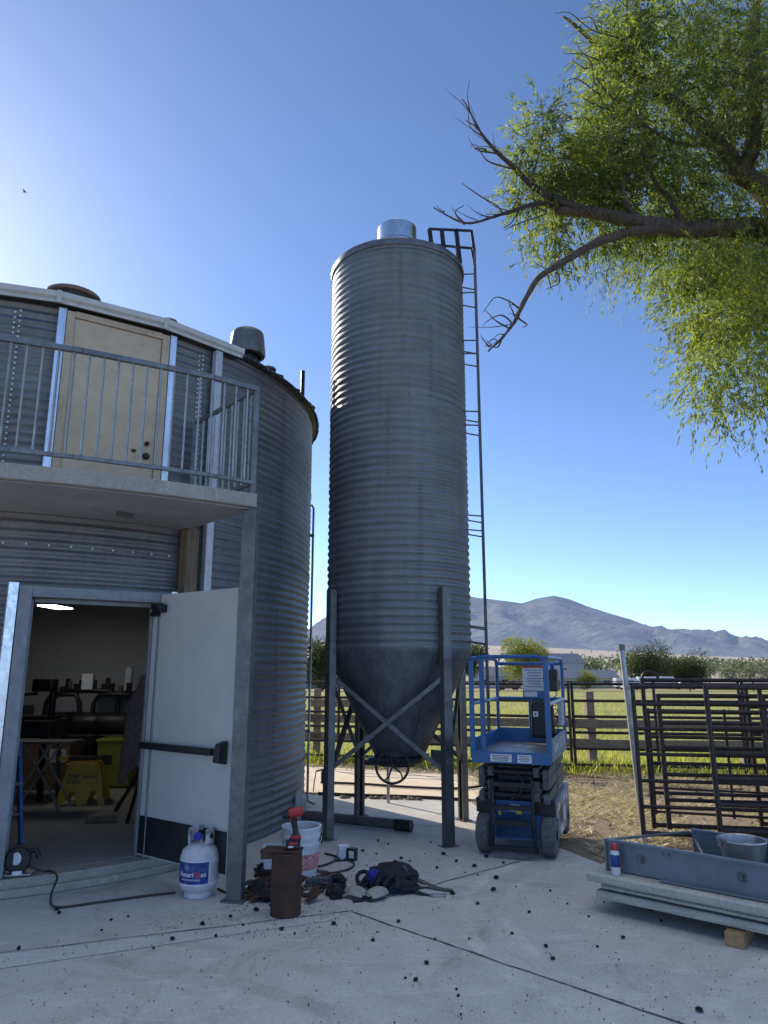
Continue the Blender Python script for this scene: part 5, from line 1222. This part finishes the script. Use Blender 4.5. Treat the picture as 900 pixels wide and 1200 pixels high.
for j in range(nv):
    for i in range(nu): fs.append((j*nu+i, (j+1)*nu+i, (j+1)*nu+(i+1) % nu, j*nu+(i+1) % nu))
MB().add(vs, fs).build('coat', M['pink_cloth'], ct, smooth='all')
# paper roll and scrap on floor
p = at(148, 836, 10.9); o_ = MB().lathe([(0, 0), (.06, 0), (.06, .34), (0, .34)], 16, (p.x, 10.9, 1.36)).build('paper_roll', M['label'], smooth=40, origin=(p.x, 10.9, 1.36)); tag(o_, 'upright white paper roll at the back of the shop', 'paper roll')
sh = thing('wall_shelf', 'small shelf on the back wall behind the black machines', 'shelf', (p.x, 11.1, 1.3)); B((p.x-.1, 11.08, 1.335), (.9, .42, .03)).build('board', M['black'], sh); B((p.x-.1, 11.26, 1.25), (.03, .05, .15)).build('bracket', M['black_metal'], sh)
p = at(118, 958, 7.9); o_ = B((p.x, 7.9, FL+.03), (.3, .08, .05), .3).build('timber_offcut', M['wood'], origin=(p.x, 7.9, FL)); tag(o_, 'short timber offcut lying on the shop floor', 'timber')

# ================================================================== HOUSES, VEHICLES
def house(nm, lab, x, y, w_, d_, h, rh, wallm, rz=0, wins=(), gable_x=True):
    zb_ = terrain(x, y)-.1; t = thing(nm, lab, 'house', (x, y, zb_), rz)
    B((0, 0, h/2), (w_, d_, h)).build('wall', M[wallm], t, local=True)
    if gable_x:   # ridge runs along x
        vs = [(-w_/2-.4, -d_/2-.5, h), (w_/2+.4, -d_/2-.5, h), (w_/2+.4, d_/2+.5, h), (-w_/2-.4, d_/2+.5, h), (-w_/2-.4, 0, h+rh), (w_/2+.4, 0, h+rh)]
        fs = [(0, 1, 5, 4), (2, 3, 4, 5), (0, 3, 2, 1)]
        MB().add([(-w_/2, -d_/2, h), (-w_/2, d_/2, h), (-w_/2, 0, h+rh-.2), (w_/2, -d_/2, h), (w_/2, d_/2, h), (w_/2, 0, h+rh-.2)], [(0, 2, 1), (3, 4, 5)]).build('gable', M[wallm], t, local=True)
    MB().add(vs, fs).build('roof', M['house_roof'], t, local=True)
    for wx, wz, ww, wh_ in wins:
        f_ = B((wx, -d_/2-.03, wz), (ww+.2, .06, wh_+.2)).build('window', M['label'], t, local=True); B((wx, -d_/2-.065, wz), (ww, .02, wh_)).build('pane', M['glass'], f_, local=True)
    return t
def hx_(u, Y): return (u-450)/F*Y*1.0/ .977 * (.977)  # horizontal offset at that depth (near the horizon line)
house('house', 'pale blue two storey house with grey roof right of the willow', 43.0, 200, 21, 10, 6.1, 2.7, 'house_white', R_(6), ((-3, 4.2, 1.4, 1.3), (5, 4.2, 1.4, 1.3)))
house('house', 'long low pale yellow house with blue grey roof', 47.0, 178, 18, 8, 2.5, 1.9, 'house_yellow', R_(4), ((-5.2, 1.4, 1.6, 1.1), (6.0, 1.4, 1.8, 1.2), (.6, 1.4, 1.6, 1.1)))
house('house', 'pale blue house with grey roof left of the willow', 27.5, 180, 12, 8, 3.0, 2.2, 'house_white', R_(-8), ((-2.5, 1.6, 1.6, 1.2), (2.2, 1.6, 1.6, 1.2)))
house('barn', 'low grey roofed shed far away between bin and silo', -17, 170, 14, 6, 2.6, 1.8, 'house_roof', 0)
def vehicle(nm, lab, cat, x, y, L, h, col, rz=0, kind='car', s=1):
    z = terrain(x, y)+.05; t = thing(nm, lab, cat, (x, y, z), rz)
    if kind == 'pickup': top = [(-L/2, .45), (-L/2, .95), (-L*.05, 1.0), (-L*.02, h), (L*.22, h), (L*.30, 1.05), (L/2-.1, .95), (L/2, .5)]
    elif kind == 'trailer': top = [(-L/2, .6), (-L/2+.1, h), (L/2-.6, h), (L/2-.1, h*.75), (L/2, .6)]
    else: top = [(-L/2, .4), (-L/2+.05, .9), (-L*.30, h), (L*.15, h), (L*.28, .95), (L/2-.05, .8), (L/2, .4)]
    n = len(top); W_ = 1.0; vs = [(x_, -W_, z_) for x_, z_ in top]+[(x_, W_, z_) for x_, z_ in top]
    MB().add(vs, [tuple(range(n-1, -1, -1)), tuple(range(n, 2*n))]+[(i, (i+1) % n, n+(i+1) % n, n+i) for i in range(n)]).build('body', M[col], t, local=True, bevel=.06)
    if kind != 'trailer':
        B((L*.08 if kind == 'pickup' else -.05*L, 0, h-.28), (L*.22 if kind == 'pickup' else L*.42, 2.03, .36)).build('side_window', M['glass'], t, local=True, bevel=.04)
    else: B((.0, 0, h*.72), (L*.5, 2.02, .4)).build('side_window', M['glass'], t, local=True)
    for wx in (-L*.3, L*.32):
        for sgn in (-1, 1): MB().lathe([(0, -.12), (.30, -.12), (.36, -.08), (.36, .08), (.30, .12), (0, .12)], 20, (wx, sgn*.92, .36), mat=Matrix.Rotation(PI/2, 4, 'X')).build('wheel', M['black'], t, local=True, smooth=40)
vehicle('pickup_truck', 'maroon pickup parked in front of the pale blue house', 'pickup', 25.5, 150, 4.6, 1.75, 'car_dark', R_(8), 'pickup')
vehicle('stock_trailer', 'long white trailer parked by the pair of dark trees', 'trailer', 61.5, 165, 8.5, 2.7, 'car_white', R_(-3), 'trailer')
vehicle('box_truck', 'white trailer parked left of the long white one', 'trailer', 53.0, 160, 5.2, 2.4, 'car_white', R_(5), 'trailer')
vehicle('parked_car', 'small pale car parked at the roadside near the white trailers', 'car', 51.0, 150, 4.3, 1.45, 'car_white', R_(3))
vehicle('farm_pickup', 'white pickup parked behind the leaning gates', 'pickup', 66.0, 160, 5.0, 1.8, 'car_white', R_(170), 'pickup')

# ================================================================== TREES
def leaves_mesh(starts, dirs, lens, n_leaf, lw, ll, droop, tone_fn, rng):
    """leaf-sized diamonds strung along drooping shoots"""
    S = len(starts); K = n_leaf
    t = (np.arange(K)+.5)/K
    st = starts[:, None, :]+dirs[:, None, :]*(lens[:, None]*t[None])[..., None]
    st[..., 2] -= droop*(lens[:, None]*t[None])**2
    st = st+rng.normal(0, .018, st.shape)
    pos = st.reshape(-1, 3); n = len(pos)
    d = np.repeat(dirs, K, 0)+rng.normal(0, .38, (n, 3)); d[:, 2] -= .35
    d /= np.linalg.norm(d, axis=1, keepdims=True)
    s = np.cross(d, rng.normal(0, 1, (n, 3))); s /= (np.linalg.norm(s, axis=1, keepdims=True)+1e-9)
    L = ll*rng.uniform(.6, 1.25, (n, 1)); W = lw*rng.uniform(.7, 1.2, (n, 1))
    nr = np.cross(d, s)
    v = np.stack([pos, pos+d*L*.45+s*W*.5, pos+d*L+nr*L*.12, pos+d*L*.45-s*W*.5], 1).reshape(-1, 3)
    tone = np.clip(np.repeat(tone_fn(S), K)+rng.normal(0, .14, n), 0, 1)
    return v, tone
def mesh_from_quads(name, v, mat, parent, tone, local_T=None):
    n = len(v)//4; me = bpy.data.meshes.new(name)
    if local_T is not None: v = v-np.array(local_T)
    me.vertices.add(len(v)); me.vertices.foreach_set('co', v.astype(np.float32).ravel())
    me.loops.add(n*4); me.loops.foreach_set('vertex_index', np.arange(n*4, dtype=np.int32))
    me.polygons.add(n); me.polygons.foreach_set('loop_start', np.arange(0, n*4, 4, dtype=np.int32)); me.polygons.foreach_set('loop_total', np.full(n, 4, dtype=np.int32))
    me.materials.append(mat); me.update(calc_edges=True); me.validate()
    ob = bpy.data.objects.new(name, me); COL.objects.link(ob)
    if parent: ob.parent = parent
    tone_attr(ob, tone, 4); return ob

# the big willow on the right; its trunk stands just outside the picture
TB = Vector((8.6, 11.6, 0)); wl_t = thing('willow_tree', 'big green willow with dead lower limbs reaching in from the right', 'tree', TB)
def spl(pts, n=6):
    P_ = [Vector(p) for p in pts]; out = []
    for i in range(len(P_)-1):
        p0 = P_[max(i-1, 0)]; p1 = P_[i]; p2 = P_[i+1]; p3 = P_[min(i+2, len(P_)-1)]
        for k in range(n): t = k/n; out.append(.5*((2*p1)+(p2-p0)*t+(2*p0-5*p1+4*p2-p3)*t*t+(3*p1-p0-3*p2+p3)*t**3))
    out.append(P_[-1]); return out
def limb(nm, pts, r0, r1, mat='bark', n=8, wob=.03, par=wl_t, knots=.12):
    pts = spl(pts); L = len(pts); rr = random.Random(int(pts[0].x*1000) % 9999)
    for i in range(1, L-1): pts[i] = pts[i]+Vector((noise.noise(pts[i]*1.7), noise.noise(pts[i]*1.7+Vector((9, 0, 0))), noise.noise(pts[i]*1.7+Vector((0, 9, 0)))))*wob*2
    rs = [(r0+(r1-r0)*i/(L-1))*(1+knots*noise.noise((i*.9, r0*50, 1))*2) for i in range(L)]
    MB().tube(pts, rs, n).build(nm, M[mat], par, smooth='all'); return pts
limb('trunk', [TB+Vector((.1, 0, -.2)), TB+Vector((0, 0, 1.2)), TB+Vector((-.2, -.1, 3.5)), TB+Vector((-.6, -.2, 5.6)), TB+Vector((-1.1, -.4, 7.4))], .62, .42, n=16, wob=.06)
fork = TB+Vector((-1.1, -.4, 7.4))
lA = limb('limb', [TB+Vector((-.75, -.25, 6.2)), at(905, 280, 11), at(850, 268, 10.7), at(790, 268, 10.5), at(740, 258, 10.3), at(690, 250, 10.2), at(650, 246, 10.1)], .20, .07, n=12)
limb('limb', [fork, at(900, 232, 11.0), at(868, 200, 10.9), at(840, 170, 10.9), at(800, 130, 11.0), at(755, 95, 11.2), at(705, 58, 11.3), at(660, 20, 11.3)], .22, .025, n=10)
limb('limb', [at(872, 205, 10.9), at(884, 150, 10.8), at(882, 80, 10.9), at(886, -10, 11), at(890, -120, 11.2)], .15, .09, n=10)
limb('limb', [fork, TB+Vector((.2, -.2, 9.5)), TB+Vector((.9, .2, 12)), TB+Vector((1.2, .2, 14.5))], .3, .06, n=10)
limb('limb', [TB+Vector((-.5, -.2, 5.8)), TB+Vector((1.2, -.8, 8)), TB+Vector((3.2, -1.2, 9.5))], .25, .06, n=10)
limb('limb', [TB+Vector((-.5, -.2, 5.6)), TB+Vector((.4, 1.5, 8)), TB+Vector((.8, 3.2, 10))], .22, .06, n=10)
lB = limb('limb', [at(775, 270, 10.45), at(735, 272, 10.2), at(700, 285, 10.0), at(660, 305, 9.8), at(632, 328, 9.6), at(612, 362, 9.4), at(596, 385, 9.3), at(572, 412, 9.2)], .09, .011, 'bark')
limb('branch', [at(655, 246, 10.1), at(636, 238, 10.0), at(610, 246, 9.8), at(575, 256, 9.7), at(545, 262, 9.5), at(508, 243, 9.4)], .045, .008, 'deadwood')
limb('branch', [at(690, 250, 10.2), at(650, 232, 10.0), at(625, 215, 9.9), at(600, 196, 9.8), at(578, 176, 9.7), at(560, 150, 9.6), at(541, 116, 9.6)], .07, .008, 'deadwood')
limb('branch', [at(752, 262, 10.3), at(736, 243, 10.2), at(728, 222, 10.1), at(738, 195, 10.1)], .055, .03)
limb('branch', [at(800, 265, 10.5), at(785, 235, 10.4), at(770, 215, 10.4), at(745, 170, 10.2)], .06, .02)
limb('branch', [at(840, 170, 10.9), at(800, 168, 10.7), at(760, 150, 10.4), at(720, 115, 10.3), at(700, 90, 10.3)], .05, .012)
tw = [[(585,180),(560,178),(548,160)],[(600,196),(572,190),(560,172),(553,172)],[(625,215),(632,170),(640,120)],[(560,150),(545,140)],[(570,165),(552,150),(546,128)],
      [(545,262),(535,248),(543,240)],[(590,252),(578,240),(545,220),(540,215)],[(610,246),(600,262),(590,268)],[(625,243),(640,252),(600,266),(592,270)],[(520,248),(512,240)],
      [(700,100),(690,66),(660,62)],[(704,110),(680,92),(665,95)],[(690,80),(672,68)],[(720,130),(690,118),(676,110)],[(650,320),(655,332),(640,340)],[(612,362),(600,352),(580,348),(566,366)],[(600,380),(585,372),(566,382)],[(608,372),(618,378),(612,382)],[(590,392),(582,405),(568,398)],[(735,50),(700,35),(665,18),(650,16)],[(700,35),(690,18),(680,20)],[(652,310),(638,316),(625,305)],[(695,285),(690,300),(692,318)],[(596,385),(580,378),(568,362)],[(604,372),(598,350)],[(575,405),(563,392)],[(640,322),(648,340)],[(570,176),(556,176)],[(700,70),(684,62),(672,48)]]
for k, pl in enumerate(tw):
    Yd = 9.3+ (pl[0][0]-560)/160*1.0
    limb('twig', [at(u, v, Yd+.1*i) for i, (u, v) in enumerate(pl)], .016, .004, 'deadwood', n=5, wob=.035)
rt_ = random.Random(19)
for (pl, nn_) in ((lB[-16:], 9), ([at(636, 238, 10.0), at(610, 246, 9.8), at(575, 256, 9.7), at(545, 262, 9.5), at(508, 243, 9.4)], 9), ([at(600, 196, 9.8), at(578, 176, 9.7), at(560, 150, 9.6), at(541, 116, 9.6)], 9), ([at(720, 80, 11.2), at(690, 45, 11.3), at(660, 20, 11.3)], 5)):
    for _ in range(nn_):
        q = rt_.random()*(len(pl)-1); i = int(q); p = Vector(pl[i]).lerp(Vector(pl[min(i+1, len(pl)-1)]), q-i)
        d_ = (Vector(pl[min(i+1, len(pl)-1)])-Vector(pl[i])).normalized(); d_ = (d_*.8+Vector((rt_.uniform(-.7, .2), rt_.uniform(-.6, .6), rt_.uniform(-.5, .9)))).normalized()
        L_ = rt_.uniform(.18, .62); p2 = p+d_*L_*.5+Vector((0, 0, rt_.uniform(-.05, .08))); p3 = p+d_*L_+Vector((rt_.uniform(-.1, .1), 0, rt_.uniform(-.05, .15)))
        limb('twig', [p, p2, p3], .009, .0025, 'deadwood', n=5, wob=.02)
rng = np.random.default_rng(4)
blobs = [ # u, v, radius (photo px), depth, shoots
 (615,130,26,9.7,70),(600,165,24,9.7,45),(632,165,32,9.8,95),(622,205,30,9.9,80),(660,185,36,9.9,120),(655,225,36,10,120),(605,215,20,9.8,40),(690,210,42,10,150),(725,190,46,10.2,180),(672,245,34,10,110),(640,262,26,9.9,60),
 (655,280,24,9.9,45),(700,265,30,10.1,70),(735,150,50,10.3,200),(725,105,45,10.4,190),(712,55,36,10.6,140),(715,18,34,10.7,120),(740,30,50,10.6,190),(760,80,60,10.5,260),(775,140,60,10.5,260),(785,190,52,10.4,200),(760,215,40,10.3,120),
 (800,30,66,10.8,260),(820,100,70,10.6,320),(830,150,60,10.6,220),(870,50,70,10.8,260),(880,120,60,10.6,200),(850,200,50,11.4,120),(800,215,38,11.2,60),(735,225,34,10.2,80),(755,245,28,10.2,50),(810,245,30,10.6,60),(690,165,36,10.2,110),(668,150,20,10,30),(700,130,26,10.3,50),
 (780,290,40,10.2,110),(820,300,46,10.3,170),(860,300,52,10.3,220),(890,260,46,10.6,150),(800,330,36,10.1,110),(850,345,50,10.2,220),(895,340,50,10.3,200),(820,370,34,10.1,70),(870,395,48,10.1,170),(900,400,46,10.1,150),(845,430,42,10,90),(880,450,46,10,120),(812,440,22,9.9,26),(830,465,30,9.9,44),(870,490,30,9.9,36),(905,470,30,10,50),(740,290,30,10,50),(770,315,26,10,40),(860,305,34,10.9,110),(885,300,34,10.6,110),(835,300,28,10.8,60),(890,350,40,10.6,120),]
S, D, Ls, Tn = [], [], [], []
for (u, v, r, Y, n) in blobs:
    if u < 720 and v < 260: u += 18; r *= .88
    if v > 280: v -= 22; u += 12
    if 630 < u < 880 and 215 < v < 300: Y += .8
    c0 = at(u, v, Y); rm = r*1.0*(Y/.88)/F
    n = int(n*1.75)
    q = rng.normal(0, 1, (n, 3)); q /= np.linalg.norm(q, axis=1, keepdims=True); rad = rng.uniform(0, 1, (n, 1))**.5
    p = np.array(c0)+np.array([0, .35, 0])+q*rad*rm*np.array([1.08, 1.7, 1.08])
    keep = np.array([noise.noise(Vector(w_)*1.9)+.6*noise.noise(Vector(w_)*4.3) for w_ in p]) > .0
    p = p[keep]; q = q[keep]; n = len(p)
    S.append(p); dd = q*.5+rng.normal(0, .5, (n, 3)); dd[:, 2] -= .25 if v < 260 else .45
    dd /= np.linalg.norm(dd, axis=1, keepdims=True); D.append(dd); Ls.append(rng.uniform(.22, .6, n))
    low = 1 if v > 270 else 0
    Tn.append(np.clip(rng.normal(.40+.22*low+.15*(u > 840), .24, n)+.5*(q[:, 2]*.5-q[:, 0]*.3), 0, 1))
# the rest of the crown, to the right and above the picture
for k in range(110):
    c0 = TB+Vector((rng.normal(.4, 2.6), rng.normal(0, 2.2), 11+rng.normal(0, 2.4)))
    if c0.x < 5.2 or (c0.z < 8.6 and c0.x < 9): continue
    n = 90; q = rng.normal(0, 1, (n, 3)); q /= np.linalg.norm(q, axis=1, keepdims=True)
    S.append(np.array(c0)+q*rng.uniform(.2, 1.0, (n, 1))); dd = q*.6+rng.normal(0, .4, (n, 3)); dd[:, 2] -= .4; dd /= np.linalg.norm(dd, axis=1, keepdims=True); D.append(dd); Ls.append(rng.uniform(.3, .7, n)); Tn.append(np.clip(rng.normal(.5, .2, n), 0, 1))
S = np.concatenate(S); D = np.concatenate(D); Ls = np.concatenate(Ls); Tn = np.concatenate(Tn)
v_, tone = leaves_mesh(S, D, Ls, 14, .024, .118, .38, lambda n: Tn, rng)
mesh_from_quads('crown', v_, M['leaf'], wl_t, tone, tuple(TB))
# thin shoots carrying the leaves, so gaps show stems and not bare air
sv = []; sf_ = []
idx = rng.choice(len(S), 3200, replace=False)
for i in idx:
    p0 = Vector(S[i]); d_ = Vector(D[i]); L = Ls[i]; p1 = p0+d_*L*.5; p1.z -= .55*(L*.5)**2; p2 = p0+d_*L; p2.z -= .55*L*L
    k = len(sv); x = d_.orthogonal().normalized()*.0035; y = d_.cross(x)
    for p, s_ in ((p0, 1), (p1, .8), (p2, .4)):
        sv += [p+x*s_, p-x*.5*s_+y*.87*s_, p-x*.5*s_-y*.87*s_]
    for a_ in (0, 3):
        for q in range(3): sf_.append((k+a_+q, k+a_+(q+1) % 3, k+a_+3+(q+1) % 3, k+a_+3+q))
MB().add(sv, sf_).build('shoots', M['bark'], wl_t, kind='stuff')

def far_tree(nm, lab, x, y, h, wd, mat, seed, n=1500, leaf=.35, lobes=7, weep=0, base=.18, group=None):
    z = terrain(x, y); t = thing(nm, lab, 'tree', (x, y, z), 0, group); rg = np.random.default_rng(seed)
    MB().tube([(0, 0, -.2), (.02*h, 0, h*.3), (-.02*h, .02*h, h*.6)], [.035*h, .025*h, .010*h], 8).build('trunk', M['bark'], t, local=True, smooth='all')
    S, D, Ls, Tn = [], [], [], []
    for k in range(lobes):
        a_ = 2*PI*k/lobes+rg.uniform(-.4, .4); rr_ = wd*.30*rg.uniform(.5, 1.1) if k else 0
        c0 = np.array([math.cos(a_)*rr_, math.sin(a_)*rr_, h*(base+.14+(.62-base*.4)*rg.uniform(0.12, 1))]); lr = wd*.24*rg.uniform(.7, 1.15)
        MB().tube([(0, 0, h*.25), tuple(c0*np.array([.5, .5, .75])), tuple(c0)], [.014*h, .009*h, .004*h], 5).build('limb', M['bark'], t, local=True, smooth='all')
        m_ = n//lobes; q = rg.normal(0, 1, (m_, 3)); q /= np.linalg.norm(q, axis=1, keepdims=True)
        p = c0+q*lr*rg.uniform(.2, 1.05, (m_, 1))**.6*np.array([1, 1, 1.05]); p[:, 2] = np.clip(p[:, 2], h*base*.6, h*1.02)
        S.append(p); dd = q*.5+rg.normal(0, .4, (m_, 3)); dd[:, 2] -= weep; dd /= np.linalg.norm(dd, axis=1, keepdims=True); D.append(dd); Ls.append(rg.uniform(.4, 1.2, m_)*leaf*(3 if not weep else 6)); Tn.append(np.clip(rg.normal(.4, .2, m_)+.3*q[:, 2], 0, 1))
    S = np.concatenate(S); v_, tone = leaves_mesh(S, np.concatenate(D), np.concatenate(Ls), 5, leaf*.55, leaf, .05 if not weep else .12, lambda n_: np.concatenate(Tn), rg)
    mesh_from_quads('crown', v_, M[mat], t, tone); return t
far_tree('weeping_willow', 'rounded lime green willow in front of the pale blue houses', 33.3, 168, 12.2, 13, 'leaf_lime', 1, 3600, .34, 9, .9, .10)
far_tree('cottonwood_tree', 'larger tan tipped tree left in the dark pair behind the trailers', 67.5, 185, 10.8, 12.5, 'leaf_far', 2, 3000, .40, 9, .1, .08, 'pair of dark trees')
far_tree('cottonwood_tree', 'lower right tree in the dark pair behind the trailers', 77.5, 185, 8.4, 11, 'leaf_far', 3, 2600, .40, 9, .1, .05, 'pair of dark trees')
far_tree('young_tree', 'small yellow green young tree in front of the yellow house', 44.6, 160, 3.7, 5, 'leaf_lime', 4, 700, .26, 6, 0, .12)
far_tree('dark_tree', 'dense dark green tree between the bin and the silo', -8.6, 100, 7.4, 7.5, 'leaf_far', 5, 2600, .30, 9, 0, .02)
far_tree('dark_tree', 'dark green tree half hidden behind the ladder of the silo', 17.8, 150, 10, 7, 'leaf_far', 6, 1800, .36, 7, 0, .05)
for k, (u, Y, h, wd) in enumerate(((800, 290, 6.2, 12), (822, 300, 6.9, 13), (845, 285, 5.4, 12), (868, 295, 6.0, 13), (890, 300, 5.4, 13), (912, 290, 5.8, 12), (783, 275, 5.6, 9))):
    far_tree('bushy_tree', ['grey green bushy tree nearest the dark tree pair', 'tallest grey green bushy tree on the plain', 'low grey green bush right of the tallest one', 'fourth grey green bushy tree along the plain', 'fifth grey green bushy tree, near the right edge', 'grey green bushy tree at the right edge', 'small grey green bush beside the dark tree pair'][k], (u-450)/F*Y*1.0, Y, h, wd, 'leaf_grey', 20+k, 420, .55, 5, 0, .02, 'grey green trees on the plain')
# far belt of trees: reads as one mass
rg = np.random.default_rng(77); S = []
for k in range(150):
    Y = rg.uniform(430, 560); u = rg.uniform(640, 1050); x = (u-450)/F*Y; c0 = np.array([x, Y, terrain(x, Y)+3]); q = rg.normal(0, 1, (40, 3)); S.append(c0+q*np.array([4, 4, 2.2]))
S = np.concatenate(S); dd = rg.normal(0, 1, S.shape); dd /= np.linalg.norm(dd, axis=1, keepdims=True)
v_, tone = leaves_mesh(S, dd, np.full(len(S), 1.5), 2, 1.4, 2.0, 0, lambda n_: rg.uniform(0, 1, n_), rg)
ob = mesh_from_quads('far_wood', v_, M['leaf_grey'], None, tone); ob['kind'] = 'stuff'; ob['label'] = 'far belt of grey green trees along the valley floor'; ob['category'] = 'trees'

# ================================================================== GRASS AND STRAW
def blades(name, xs_, ys_, hmin, hmax, wd, mat, lean, label, cat, seed, zf=terrain, dz=0, tone_mu=.5, lean0=.1):
    rg = np.random.default_rng(seed); n = len(xs_)
    z = np.array([zf(x, y) for x, y in zip(xs_, ys_)])+dz; p = np.stack([xs_, ys_, z], 1)
    h = rg.uniform(hmin, hmax, n); a_ = rg.uniform(0, 2*PI, n); b_ = rg.uniform(0, 2*PI, n)
    s = np.stack([np.cos(a_), np.sin(a_), np.zeros(n)], 1)*wd
    le = rg.uniform(lean0, 1, n)*lean; tip = np.stack([np.cos(b_)*le*h, np.sin(b_)*le*h, h*np.sqrt(np.maximum(.012, 1-le**2))], 1); mid = tip*.55; mid[:, 2] *= 1.15
    v = np.stack([p-s, p+s, p+mid+s*.7, p+tip], 1).reshape(-1, 3)
    ob = mesh_from_quads(name, v, M[mat], None, np.clip(rg.normal(tone_mu, .25, n), 0, 1)); ob['kind'] = 'stuff'; ob['label'] = label; ob['category'] = cat; return ob
rg = np.random.default_rng(5)
n = 42000; t = rg.uniform(0, 1, n)**1.7; yy_ = 13.0+t*30; xx_ = rg.uniform(-.62, .78, n)*yy_*1.0
ok = yy_ > np.array([fence_y(x) for x in xx_])+.2
blades('grass', xx_[ok], yy_[ok], .06, .17, .011, 'grass', .7, 'sunlit green grass growing in the field beyond the fence', 'grass', 6, dz=.02, tone_mu=.55)
n = 5200; xx_ = rg.uniform(-6, 8, n); yy_ = np.array([fence_y(x) for x in xx_])+rg.normal(.05, .22, n)
blades('weeds', xx_, yy_, .06, .28, .008, 'grass', .8, 'rough grass and weeds along the foot of the fence', 'weeds', 7, tone_mu=.6)
n = 60000; xx_ = rg.uniform(1.3, 8, n); yy_ = rg.uniform(6.7, 12.4, n)
nz_ = np.array([noise.noise((x*.9, y*.9, 0))+.5*noise.noise((x*2.7, y*2.7, 4)) for x, y in zip(xx_, yy_)])
ok = (nz_ > -.08) & ((yy_ > 8.0) | (xx_ > 2.0)) & (yy_ > 6.75)
blades('straw', xx_[ok], yy_[ok], .05, .19, .006, 'straw', .999, 'pale dry straw scattered on the dirt behind the lift', 'straw', 8, lean0=.9)
n = 4000; xx_ = rg.uniform(-2.5, 2.2, n); yy_ = rg.uniform(11.8, 13.6, n); ok = yy_ > 12.6-.25*xx_
blades('straw', xx_[ok], yy_[ok], .04, .14, .005, 'straw', .97, 'dry straw litter along the fence behind the silo', 'straw', 9, lean0=.9)
# dirt clods behind the lift
rr = random.Random(8); cv = MB()
for k in range(420):
    x = rr.uniform(1.4, 7); y = rr.uniform(7.0, 12.2)
    if y < 8.2 and x < 2.0: continue
    cv.sphere((x, y, terrain(x, y)+.0), .012+.03*rr.random()**2, 6, 4, (1, 1, .6), .5, rr)
for k in range(60):
    x = rr.uniform(-.6, .5); cv.sphere((x, 9.95+.12*rr.random()-.12*x, .005), .02+.03*rr.random()**2, 6, 4, (1, 1, .6), .5, rr)
o_ = cv.build('dirt_clods', M['dirt'], smooth='all', kind='stuff'); o_['label'] = 'loose dirt clods on the ground behind the lift'; o_['category'] = 'dirt'
# a bird high up on the left
bq = at(29, 225, 26); bd = thing('bird', 'tiny dark bird flying high at the upper left', 'bird', bq)
MB().add([(-.11, 0, .0), (-.03, .02, .025), (.10, 0, .01), (-.03, -.02, .025), (-.03, 0, -.025)], [(0, 1, 3), (1, 2, 3), (0, 4, 1), (1, 4, 2), (2, 4, 3), (3, 4, 0)]).build('body', M['black'], bd, local=True)
for sgn in (-1, 1): MB().add([(-.03, sgn*.015, .01), (.04, sgn*.015, .01), (.01, sgn*.13, .05), (-.03, sgn*.12, .05)], [(0, 1, 2, 3)]).build('wing', M['black'], bd, local=True)
